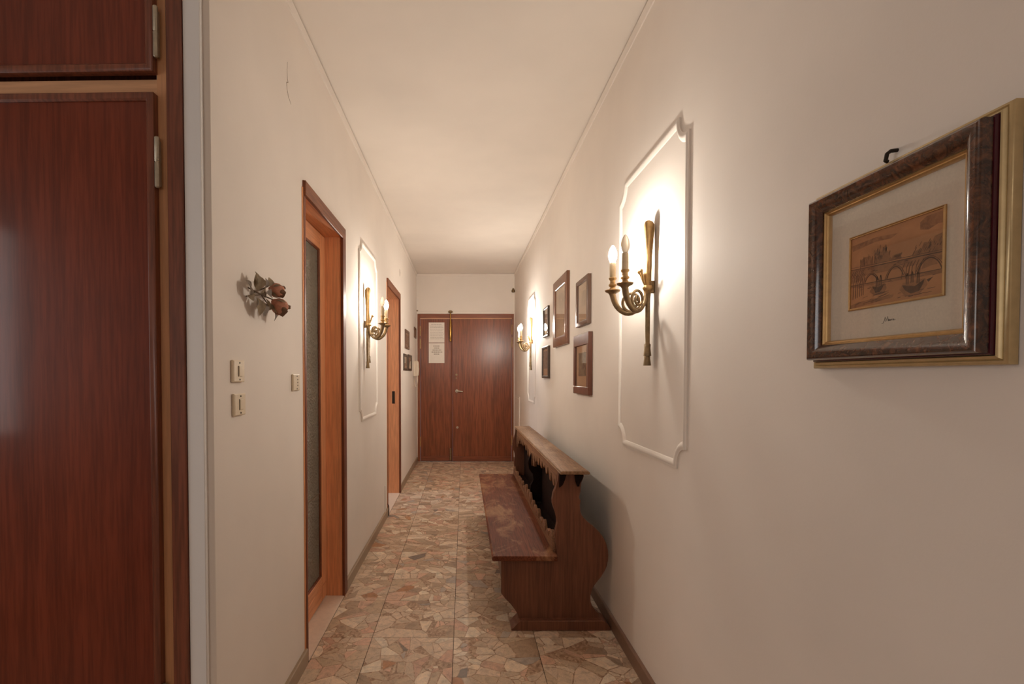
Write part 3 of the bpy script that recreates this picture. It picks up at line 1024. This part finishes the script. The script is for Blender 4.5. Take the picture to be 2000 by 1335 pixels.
def scallop(y0, y1, base, tips, sgn, n_lobes):
    """outline along y of a carved rail: straight edge at base, leafy lobes towards tips(t)."""
    pts = [(y1, base), (y0, base)]
    for k in range(n_lobes):
        a, b = k / n_lobes, (k + 1) / n_lobes
        for t, f in ((0.02, 0.30), (0.12, 0.72), (0.30, 0.96), (0.5, 1.0), (0.66, 0.9), (0.80, 0.62), (0.90, 0.36)):
            tt = a + (b - a) * t
            pts.append((y0 + (y1 - y0) * tt, base + sgn * (0.012 + (tips(tt) - 0.012) * f)))
    return pts


def deep(t):            # ends and middle hang lower, like acanthus clusters
    e = max(math.exp(-((t - 0.0) / 0.09) ** 2), math.exp(-((t - 0.5) / 0.10) ** 2), math.exp(-((t - 1.0) / 0.09) ** 2))
    return 0.062 + 0.030 * math.sin(t * 40) ** 2 + 0.075 * e


up = scallop(2.56, 4.62, 0.793, deep, -1, 19)
obj('carved_apron', prism(bmesh.new(), up, 0.487, 0.507, lambda u, v, h: (h, u, v), 0.003), M['walnut_lit'], bn)
low = scallop(2.56, 4.62, 0.378, lambda t: 0.060 + 0.025 * math.sin(t * 31) ** 2 + 0.03 * max(math.exp(-((t) / 0.06) ** 2), math.exp(-((t - 0.5) / 0.08) ** 2)), 1, 17)
obj('carved_back_rail', prism(bmesh.new(), low, 0.458, 0.476, lambda u, v, h: (h, u, v), 0.003), M['walnut_lit'], bn)
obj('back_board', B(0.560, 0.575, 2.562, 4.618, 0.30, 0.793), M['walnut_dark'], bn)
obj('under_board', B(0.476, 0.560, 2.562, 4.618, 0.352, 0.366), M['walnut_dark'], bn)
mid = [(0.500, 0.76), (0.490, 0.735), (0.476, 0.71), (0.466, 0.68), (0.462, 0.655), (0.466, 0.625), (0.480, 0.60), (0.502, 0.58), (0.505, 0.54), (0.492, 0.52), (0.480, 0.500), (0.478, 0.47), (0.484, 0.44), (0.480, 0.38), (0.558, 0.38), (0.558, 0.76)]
obj('middle_bracket', prism(bmesh.new(), mid, 3.58, 3.605, mapY, 0.003), M['walnut_dark'], bn)  # the shadow on its face is painted in by the dark wood


# ------------------------------------------------------------------ framed pictures
def picture(name, label, mp, u0, u1, v0, v1, h, fw, frame_m, mat_m, mat_w, print_m, pw, group=None, prof=None, z_loc=None, fh=None):
    """fw: frame width; pw: (side, bottom, top) margin from mat edge to print."""
    loc = mp(u0, v0, 0)
    root = thing(name, label, 'picture', loc, 0, group)
    pr = prof or [(0, 0.0005), (0, h - 0.003), (0.004, h), (fw - 0.004, h - 0.001), (fw, h - 0.005), (fw, 0.0005)]
    bm = bmesh.new()
    if fh:      # wider top and bottom members
        ht, hb_ = fh
        for (a, b, c, d) in ((u0, u1, v1 - ht, v1), (u0, u1, v0, v0 + hb_), (u0, u0 + fw, v0 + hb_, v1 - ht), (u1 - fw, u1, v0 + hb_, v1 - ht)):
            prism(bm, rect(a, b, c, d), 0.0005, h, mp, 0.002)
        iu0, iu1, iv0, iv1 = u0 + fw, u1 - fw, v0 + hb_, v1 - ht
    else:
        sweep(bm, rect(u0, u1, v0, v1), pr, mp)
        iu0, iu1, iv0, iv1 = u0 + fw, u1 - fw, v0 + fw, v1 - fw
    obj('frame', bm, frame_m, root)
    e = 0.002
    obj('mat', prism(bmesh.new(), rect(iu0 - e, iu1 + e, iv0 - e, iv1 + e), 0.001, h - 0.012, mp), mat_m, root, smooth=0)
    obj('print', prism(bmesh.new(), rect(iu0 + pw[0], iu1 - pw[0], iv0 + pw[1], iv1 - pw[2]), h - 0.0121, h - 0.0112, mp), print_m, root, smooth=0)
    obj('glass', prism(bmesh.new(), rect(iu0 - e, iu1 + e, iv0 - e, iv1 + e), h - 0.009, h - 0.0075, mp), M['glass'], root, smooth=0)
    return root


GP = 'framed prints over the bench'
picture('framed_print', 'largest print over the bench, pale etching in a wide chestnut frame', mapR, 3.597, 4.140, 1.520, 2.045, 0.024, 0.075, M['frame_a'], M['mat_cream'], 0, M['print_pale'], (0.03, 0.06, 0.05), GP)
picture('framed_print', 'pale etching in a narrow umber frame, above the redwood framed one', mapR, 2.990, 3.300, 1.603, 1.898, 0.024, 0.030, M['frame_b'], M['mat_cream'], 0, M['print_pale'], (0.06, 0.09, 0.05), GP)
picture('framed_print', 'dark etching on buff mat in a redwood frame, low over the bench end', mapR, 2.950, 3.350, 1.172, 1.550, 0.026, 0.045, M['frame_c'], M['mat_buff'], 0, M['print_dark'], (0.06, 0.065, 0.045), GP, fh=(0.072, 0.048))
picture('framed_print', 'small print in thin dark frame, upper of the two dark ones', mapR, 4.430, 4.690, 1.643, 1.912, 0.020, 0.016, M['frame_d'], M['mat_cream'], 0, M['print_grey'], (0.03, 0.05, 0.05), GP)
picture('framed_print', 'small print in dark frame, lower of the two dark ones', mapR, 4.395, 4.740, 1.267, 1.556, 0.022, 0.022, M['frame_d'], M['mat_buff'], 0, M['print_dark'], (0.03, 0.065, 0.02), GP)
GL = 'small frames by the intercom'
picture('small_frame', 'small dark frame hung alone above the pair past the second doorway', mapL, 5.995, 6.405, 1.620, 1.850, 0.016, 0.030, M['frame_b'], M['mat_cream'], 0, M['print_grey'], (0.05, 0.03, 0.03), GL)
picture('small_frame', 'dark frame of the low pair, on the side of the open doorway', mapL, 5.84, 6.25, 1.352, 1.550, 0.016, 0.030, M['frame_d'], M['mat_cream'], 0, M['print_grey'], (0.05, 0.03, 0.03), GL)
picture('small_frame', 'dark frame of the low pair, on the side of the intercom', mapL, 6.31, 6.70, 1.355, 1.560, 0.016, 0.030, M['frame_d'], M['mat_cream'], 0, M['print_grey'], (0.05, 0.03, 0.03), GL)
picture('small_frame', 'small brown frame high up in the corner next to the entrance door', mapL, 7.10, 7.36, 1.835, 1.985, 0.014, 0.022, M['frame_b'], M['mat_cream'], 0, M['print_grey'], (0.03, 0.02, 0.02), GL)

# the big gilt and burl frame with the bridge scene
bp = thing('framed_bridge_print', 'gilt and burl frame around a small sepia print of a river bridge', 'picture', (R, 0.68, 1.302))
PU0, PU1, PV0, PV1 = 0.684, 1.066, 1.302, 1.662
pr = rect(PU0, PU1, PV0, PV1)
obj('outer_gilt', sweep(bmesh.new(), pr, [(0, 0.001), (0, 0.012), (0.002, 0.015), (0.005, 0.016), (0.007, 0.014), (0.009, 0.018), (0.012, 0.020), (0.0135, 0.018), (0.0135, 0.001)], mapR), M['gold_pale'], bp)
obj('maroon_band', sweep(bmesh.new(), pr, [(0.0135, 0.001), (0.0135, 0.022), (0.0145, 0.025), (0.0165, 0.025), (0.0165, 0.001)], mapR), M['maroon'], bp)
obj('burl_moulding', sweep(bmesh.new(), pr, [(0.0165, 0.002), (0.0165, 0.036), (0.018, 0.041), (0.022, 0.044), (0.030, 0.043), (0.040, 0.037), (0.046, 0.032), (0.046, 0.002)], mapR), M['burl'], bp)
obj('inner_gilt', sweep(bmesh.new(), pr, [(0.046, 0.002), (0.046, 0.029), (0.048, 0.030), (0.050, 0.027), (0.052, 0.0275), (0.0545, 0.024), (0.0545, 0.002)], mapR), M['gold'], bp)
obj('mat', prism(bmesh.new(), rect(PU0 + 0.053, PU1 - 0.053, PV0 + 0.053, PV1 - 0.053), 0.002, 0.018, mapR), M['mat_grey'], bp, smooth=0)
AU0, AU1, AV0, AV1 = 0.776, 0.960, 1.414, 1.546
obj('gilt_fillet', sweep(bmesh.new(), rect(AU0 - 0.004, AU1 + 0.004, AV0 - 0.004, AV1 + 0.004), [(0, 0.017), (0, 0.0205), (0.0015, 0.0215), (0.0025, 0.020), (0.004, 0.0205), (0.0045, 0.018), (0.0045, 0.017)], mapR), M['gold'], bp)
art = obj('bridge_print', prism(bmesh.new(), rect(AU0, AU1, AV0, AV1), 0.017, 0.0186, mapR), M['sepia'], bp, smooth=0)


def A(s, t):        # print coordinates: s along the wall, t upwards
    return (AU1 + (AU0 - AU1) * s, AV0 + (AV1 - AV0) * t)


def ink(bm, pts, h):
    q = [A(*p) for p in pts]
    if area2(q) < 0:
        q = q[::-1]
    prism(bm, q, 0.0180, 0.0186 + h, mapR)


def stroke(bm, pts, wd, h):
    for a, b in zip(pts, pts[1:]):
        d = math.hypot(b[0] - a[0], (b[1] - a[1]) * 0.72) or 1e-6
        nx, ny = -(b[1] - a[1]) / d * wd * 0.72, (b[0] - a[0]) / d * wd / 0.72
        ink(bm, [(a[0] - nx, a[1] - ny), (b[0] - nx, b[1] - ny), (b[0] + nx, b[1] + ny), (a[0] + nx, a[1] + ny)], h)


bm = bmesh.new()        # washes
ink(bm, [(0.0, 0.44), (1, 0.40), (1, 0.50), (0.0, 0.56)], 0.0001)
ink(bm, [(0.70, 0.50), (0.72, 0.58), (0.80, 0.60), (0.82, 0.66), (0.9, 0.65), (0.92, 0.70), (1, 0.72), (1, 0.50)], 0.00012)
ink(bm, [(0.0, 0.0), (0.5, 0.06), (0.52, 0.10), (0.1, 0.08), (0, 0.05)], 0.00012)
ink(bm, [(0.0, 0.30), (1, 0.24), (1, 0.28), (0.0, 0.335)], 0.00013)
ink(bm, [(0.78, 0.83), (0.86, 0.80), (0.95, 0.84), (1, 0.83), (1, 0.97), (0.84, 0.97), (0.78, 0.92)], 0.0001)
ink(bm, [(0.02, 0.82), (0.3, 0.86), (0.48, 0.84), (0.55, 0.88), (0.3, 0.92), (0.0, 0.9)], 0.0001)
ink(bm, [(0.13, 0.56), (0.13, 0.66), (0.16, 0.69), (0.24, 0.69), (0.26, 0.65), (0.26, 0.55)], 0.00014)
ink(bm, [(0.28, 0.55), (0.29, 0.68), (0.325, 0.72), (0.33, 0.79), (0.345, 0.72), (0.375, 0.70), (0.39, 0.755), (0.42, 0.76), (0.43, 0.70), (0.46, 0.66), (0.48, 0.56)], 0.00014)
ink(bm, [(0.48, 0.55), (0.50, 0.61), (0.58, 0.615), (0.60, 0.54)], 0.00014)
ink(bm, [(0.80, 0.34), (0.82, 0.42), (0.87, 0.45), (0.93, 0.43), (0.95, 0.36), (0.90, 0.36)], 0.00014)
ink(bm, [(0.0, 0.36), (0.0, 0.52), (0.10, 0.54), (0.16, 0.48), (0.14, 0.38)], 0.00013)
ink(bm, [(0.24, 0.19), (0.30, 0.13), (0.40, 0.13), (0.44, 0.20), (0.42, 0.27), (0.28, 0.27)], 0.00014)
ink(bm, [(0.58, 0.14), (0.64, 0.05), (0.78, 0.04), (0.86, 0.14), (0.84, 0.22), (0.62, 0.22)], 0.00014)
obj('wash', bm, M['sepia_mid'], art, smooth=0)
bm = bmesh.new()        # dark drawing
rp = random.Random(5)
stroke(bm, [(0.0, 0.555), (0.3, 0.535), (0.65, 0.515), (1.0, 0.49)], 0.004, 0.0003)
stroke(bm, [(0.0, 0.585), (0.3, 0.56), (0.65, 0.54), (1.0, 0.515)], 0.002, 0.0003)
stroke(bm, [(0.0, 0.33), (0.3, 0.315), (0.65, 0.30), (1.0, 0.29)], 0.004, 0.0003)
for s0, s1, tb, tt in ((0.18, 0.33, 0.33, 0.43), (0.44, 0.62, 0.32, 0.455), (0.76, 0.99, 0.30, 0.46)):
    for o_, w_ in ((0.0, 0.005), (0.018, 0.002)):
        arc = [(s0 - o_ + (s1 - s0 + 2 * o_) * k / 10, tb + (tt + o_ - tb) * math.sin(PI * k / 10) ** 0.7) for k in range(11)]
        stroke(bm, arc, w_, 0.0003)
ink(bm, [(0.27, 0.26), (0.30, 0.20), (0.31, 0.165), (0.36, 0.165), (0.39, 0.21), (0.41, 0.26), (0.34, 0.235)], 0.0003)
ink(bm, [(0.61, 0.19), (0.64, 0.12), (0.70, 0.065), (0.78, 0.08), (0.82, 0.16), (0.83, 0.21), (0.74, 0.15)], 0.0003)
ink(bm, [(0.85, 0.20), (0.87, 0.17), (0.91, 0.22)], 0.0003)
for s, t in ((0.33, 0.27), (0.37, 0.28), (0.66, 0.22), (0.71, 0.23), (0.77, 0.21)):
    stroke(bm, [(s - 0.010, t - 0.03), (s - 0.008, t + 0.07), (s, t + 0.11), (s + 0.008, t + 0.07), (s + 0.010, t - 0.03)], 0.004, 0.0003)
for s in (0.60, 0.64, 0.67, 0.70, 0.74, 0.78):
    stroke(bm, [(s, 0.27), (s + 0.01, 0.40), (s + 0.025 + rp.uniform(-0.01, 0.02), 0.47)], 0.0025, 0.00025)
for s in (0.03, 0.06, 0.085, 0.115, 0.14, 0.16):
    stroke(bm, [(s, 0.12 + 0.3 * s), (s + 0.004, 0.33), (s + 0.02, 0.44), (s - 0.012, 0.49), (s + 0.012, 0.53)], 0.0035, 0.00025)
# short sketch marks: foliage, roofs, masonry, ripples
for (x0, x1, y0, y1, n, lx, ly) in ((0.12, 0.27, 0.55, 0.70, 16, 0.0, 0.07), (0.28, 0.48, 0.55, 0.78, 26, 0.01, 0.06), (0.46, 0.62, 0.55, 0.62, 12, 0.03, 0.02), (0.70, 1.0, 0.51, 0.68, 22, 0.02, 0.04),
                                    (0.0, 0.18, 0.32, 0.54, 22, 0.02, 0.04), (0.2, 0.75, 0.46, 0.52, 18, 0.03, 0.0), (0.0, 1.0, 0.24, 0.31, 22, 0.05, 0.0), (0.05, 0.55, 0.04, 0.16, 16, 0.08, 0.015), (0.55, 0.95, 0.03, 0.10, 12, 0.06, 0.0)):
    for _ in range(n):
        x, y = rp.uniform(x0, x1 - abs(lx) * 1.4), rp.uniform(y0, max(y0, y1 - ly))
        k = rp.uniform(0.5, 1.3)
        stroke(bm, [(x, y), (x + lx * k, min(0.97, y + ly * k + 0.004))], rp.uniform(0.0012, 0.003), 0.00022)
o = obj('ink_drawing', bm, M['sepia_dark'], art, smooth=0)
o['kind'] = 'stuff'
# handwritten caption on the mat
cap = [(0.889, 1.3795), (0.886, 1.3790), (0.8835, 1.3835), (0.8815, 1.3900), (0.8805, 1.3870), (0.8800, 1.3815), (0.8780, 1.3860), (0.8762, 1.3905), (0.8758, 1.3860), (0.8755, 1.3822), (0.8740, 1.3822),
       (0.8728, 1.3848), (0.8742, 1.3858), (0.8750, 1.3835), (0.8730, 1.3822), (0.8715, 1.3850), (0.8712, 1.3822), (0.8700, 1.3832), (0.8692, 1.3852), (0.8690, 1.3824), (0.8675, 1.3850), (0.8662, 1.3850), (0.8662, 1.3826), (0.8645, 1.3824),
       (0.8632, 1.3840), (0.8640, 1.3852), (0.8646, 1.3832), (0.8625, 1.3824), (0.8605, 1.3836)]
obj('caption', tube(bmesh.new(), [mapR(a, b, 0.0181) for a, b in cap], 0.00030, 5), M['script'], bp)
obj('glass', prism(bmesh.new(), rect(PU0 + 0.053, PU1 - 0.053, PV0 + 0.053, PV1 - 0.053), 0.0235, 0.0245, mapR), M['glass'], bp, smooth=0)
# hook the frame hangs from
bm = tube(bmesh.new(), [(R + 0.004, 0.884, 1.682), (R - 0.012, 0.884, 1.680), (R - 0.017, 0.885, 1.676), (R - 0.018, 0.887, 1.664), (R - 0.014, 0.888, 1.6635)], 0.0034, 7)
tag(obj('picture_hook', bm, M['dark_metal']), 'dark bent hook in the wall over the gilt framed bridge print', 'hook')


# ------------------------------------------------------------------ switches on the wall by the glazed door
def switch(label, y, z, kind):
    root = thing('switch_plate', label, 'switch', (L, y, z), 0, 'ivory switch plates')
    obj('plate', prism(bmesh.new(), rect(y - 0.038, y + 0.038, z - 0.034, z + 0.034), 0, 0.011, mapL, 0.003), M['plastic'], root)
    if kind == 'rocker':
        obj('rocker', prism(bmesh.new(), rect(y - 0.006, y + 0.014, z - 0.016, z + 0.016), 0.010, 0.0145, mapL, 0.0015), M['plastic'], root)
        obj('gap', prism(bmesh.new(), rect(y - 0.009, y - 0.006, z - 0.017, z + 0.017), 0.010, 0.0118, mapL), M['plastic_dark'], root)
    else:
        bm = bmesh.new()
        for dz in (-0.012, 0.0, 0.012):
            lathe(bm, [(0.0032, 0), (0.0032, 0.0016)], (L + 0.0105, y + 0.01, z + dz), 8, 'x')
        obj('socket_hole', bm, M['plastic_dark'], root)
    for dz in (-0.026, 0.026):
        obj('screw', lathe(bmesh.new(), [(0.0034, 0), (0.0026, 0.0018)], (L + 0.0105, y + 0.002, z + dz), 8, 'x'), M['dark_metal'], root)


switch('upper of the two stacked ivory switches under the dried roses', 1.556, 1.301, 'rocker')
switch('lower of the two stacked ivory switches under the dried roses', 1.561, 1.197, 'rocker')
switch('ivory switch plate set close to the glazed door casing', 2.090, 1.259, 'socket')

# ------------------------------------------------------------------ dried roses
rs = thing('dried_rose_bunch', 'two dried red roses with shrivelled leaves hung on the wall over the switches', 'dried flowers', (L, 1.72, 1.57))


def leaf_mesh(c, d, ln, wd, nrm, curl=0.15):
    bm = bmesh.new()
    c, d, nrm = Vector(c), Vector(d).normalized(), Vector(nrm).normalized()
    s = d.cross(nrm).normalized()
    nrm = s.cross(d).normalized()
    rows = [(0, 0.08), (0.15, 0.55), (0.35, 0.95), (0.55, 1.0), (0.75, 0.7), (0.9, 0.32), (1.0, 0.03)]
    prev = None
    for t, wv in rows:
        p = c + d * (ln * t) + nrm * (curl * ln * math.sin(PI * t) * 0.5)
        row = [bm.verts.new(p + s * (wd * 0.5 * wv * k) + nrm * (0.18 * wd * wv * abs(k))) for k in (-1, -0.5, 0, 0.5, 1)]
        if prev:
            for k in range(4):
                bm.faces.new((prev[k], prev[k + 1], row[k + 1], row[k]))
        prev = row
    r = bmesh.ops.solidify(bm, geom=bm.faces[:], thickness=0.0012)
    return bm


XR = -0.684
leaves = [((1.660, 1.568), (-0.1, 1.0), 0.052, 0.034, 0), ((1.636, 1.575), (-0.2, 1), 0.050, 0.024, 0), ((1.618, 1.548), (-0.5, 0.9), 0.055, 0.030, 1), ((1.715, 1.590), (0.0, 1), 0.030, 0.016, 1),
          ((1.752, 1.600), (0.2, 1), 0.034, 0.022, 0), ((1.650, 1.545), (-1, -0.1), 0.048, 0.016, 0), ((1.640, 1.540), (-0.1, -1), 0.028, 0.012, 1), ((1.660, 1.545), (0.1, -1), 0.056, 0.028, 0),
          ((1.690, 1.540), (0.1, -1), 0.052, 0.030, 1), ((1.712, 1.550), (0.1, -1), 0.030, 0.030, 0), ((1.732, 1.522), (0.1, -1), 0.032, 0.009, 0), ((1.750, 1.545), (0.0, -1), 0.030, 0.024, 0), ((1.772, 1.545), (0.25, -1), 0.066, 0.026, 1),
          ((1.70, 1.565), (0.6, 0.6), 0.040, 0.024, 0), ((1.72, 1.572), (0.8, -0.2), 0.040, 0.022, 1)]
for i, ((y, z), (dy, dz), ln, wd, g) in enumerate(leaves):
    xo = XR + 0.007 * math.sin(i * 2.3)
    obj('leaf', leaf_mesh((xo, y, z), (0.12 * math.sin(i), dy * 2.0, dz), ln * 1.05, wd * 1.5, (1, 0.0 - 0.5 * math.cos(i * 1.7), 0.2 * math.sin(i)), 0.25), M['leaf_grey'] if g else M['leaf'], rs)
for pts in ([(L + 0.004, 1.625, 1.545), (XR, 1.69, 1.560), (XR + 0.01, 1.76, 1.582), (-0.668, 1.80, 1.590)], [(L + 0.004, 1.64, 1.575), (XR, 1.70, 1.560), (XR + 0.01, 1.77, 1.555), (-0.668, 1.81, 1.546)],
            [(L + 0.004, 1.66, 1.56), (XR - 0.006, 1.72, 1.585), (XR, 1.76, 1.603)], [(XR, 1.69, 1.56), (XR, 1.74, 1.54)]):
    obj('stem', tube(bmesh.new(), pts, 0.0022, 6), M['stem'], rs)


def dried_rose(c, d, sc, dark):
    c, d = Vector(c), Vector(d).normalized()
    rot = Vector((0, 0, 1)).rotation_difference(d).to_matrix().to_4x4()
    T = Matrix.Translation(c) @ rot @ Matrix.Scale(sc, 4)
    rg = random.Random(int(abs(c.y) * 1000))
    bm = bmesh.new()
    # cupped outer body and calyx
    lathe(bm, [(0.004, -0.012), (0.010, -0.006), (0.019, 0.002), (0.0245, 0.014), (0.025, 0.028), (0.022, 0.036), (0.019, 0.033), (0.015, 0.028)], (0, 0, 0), 14, 'z', lambda a: 1 + 0.10 * math.sin(5 * a) + 0.05 * math.sin(9 * a + 1))
    bm.transform(T)
    head = obj('rose_head', bm, M['petal'] if not dark else M['petal_dark'], rs, smooth=60)
    for k in range(11):
        a = k * 2.4
        r0 = 0.021 - 0.0017 * k
        bm = bmesh.new()
        prev = None
        for j in range(6):
            t = j / 5
            z = 0.006 + 0.034 * t + 0.002 * math.sin(k)
            rr = r0 * (0.85 + 0.35 * math.sin(PI * t * 0.75)) + 0.004 * (t > 0.85)
            row = []
            for q in range(6):
                b = a + (q / 5 - 0.5) * (1.9 - 0.9 * t * t)
                f = 1 + rg.uniform(-0.06, 0.06)
                row.append(bm.verts.new((math.cos(b) * rr * f, math.sin(b) * rr * f, z + rg.uniform(-0.001, 0.002))))
            if prev:
                for q in range(5):
                    bm.faces.new((prev[q], prev[q + 1], row[q + 1], row[q]))
            prev = row
        bmesh.ops.solidify(bm, geom=bm.faces[:], thickness=0.001)
        bm.transform(T)
        obj('petal', bm, M['petal_dark'] if k < 4 else M['petal'], head, smooth=60)
    for k in range(4):
        a = k * PI / 2 + 0.4
        bm = leaf_mesh((math.cos(a) * 0.012, math.sin(a) * 0.012, -0.004), (math.cos(a), math.sin(a), 1.2), 0.030, 0.010, (math.cos(a), math.sin(a), -0.6))
        bm.transform(T)
        obj('sepal', bm, M['leaf'], head)


dried_rose((-0.676, 1.765, 1.592), (0.55, 0.75, -0.10), 0.98, False)
dried_rose((-0.668, 1.772, 1.545), (0.55, 0.60, -0.55), 1.12, False)

# ------------------------------------------------------------------ intercom handset
ic = thing('intercom_phone', 'white wall intercom handset with a looped cord beside the entrance door', 'intercom', (L, 7.08, 1.28))
obj('wall_base', prism(bmesh.new(), rect(7.02, 7.14, 1.285, 1.495), 0, 0.035, mapL, 0.006), M['phone'], ic)
hs = [(0.034, 1.288), (0.055, 1.284), (0.070, 1.300), (0.074, 1.36), (0.074, 1.43), (0.068, 1.485), (0.052, 1.504), (0.034, 1.50)]
obj('handset', prism(bmesh.new(), hs, 7.045, 7.105, lambda u, v, h: (L + u, h, v), 0.006), M['phone'], ic)
obj('key', prism(bmesh.new(), rect(7.06, 7.09, 1.40, 1.45), 0.0735, 0.0755, mapL), M['plastic_dark'], ic)
obj('cord', tube(bmesh.new(), bez((L + 0.012, 7.08, 1.29), (L + 0.006, 7.08, 1.08), (L + 0.060, 7.08, 1.08), (L + 0.055, 7.08, 1.288), 12), 0.005, 7), M['phone'], ic)

# small corner sensor, meter cover, cable stubs
bm = lathe(bmesh.new(), [(0.012, 2.532), (0.024, 2.536), (0.026, 2.555), (0.020, 2.572), (0.013, 2.578), (0.012, 2.590), (0.005, 2.596)], (R - 0.024, END - 0.026, 0), 10)
tag(obj('corner_bell', bm, M['bronze']), 'small bronze bell high in the corner over the entrance door', 'bell')
mc = thing('meter_cover', 'flat painted cover on the wall between the entrance door and the bench', 'cover', (R, 7.0, 0.6))
obj('panel', prism(bmesh.new(), rect(6.80, 7.35, 0.55, 0.98), 0, 0.009, mapR, 0.003), M['wall'], mc)
obj('rim', sweep(bmesh.new(), rect(6.78, 7.37, 0.53, 1.0), [(0, 0), (0, 0.006), (0.02, 0.006), (0.02, 0)], mapR), M['wall'], mc)
cb = tube(bmesh.new(), [(L + 0.018, 4.575, 0.0), (L + 0.019, 4.578, 0.06), (L + 0.017, 4.582, 0.085), (L + 0.012, 4.574, 0.105), (L + 0.005, 4.57, 0.11)], [0.004, 0.004, 0.0035, 0.003, 0.002], 6)
tag(obj('cable_stub', cb, M['cable']), 'short black cable end rising from the floor at the open doorway', 'cable')
cd = prism(bmesh.new(), rect(4.455, 4.475, 0.068, 0.30), 0, 0.008, mapL, 0.002)
tag(obj('cable_duct', cd, M['moulding']), 'thin white cable duct on the wall above the tan baseboard', 'cable duct')
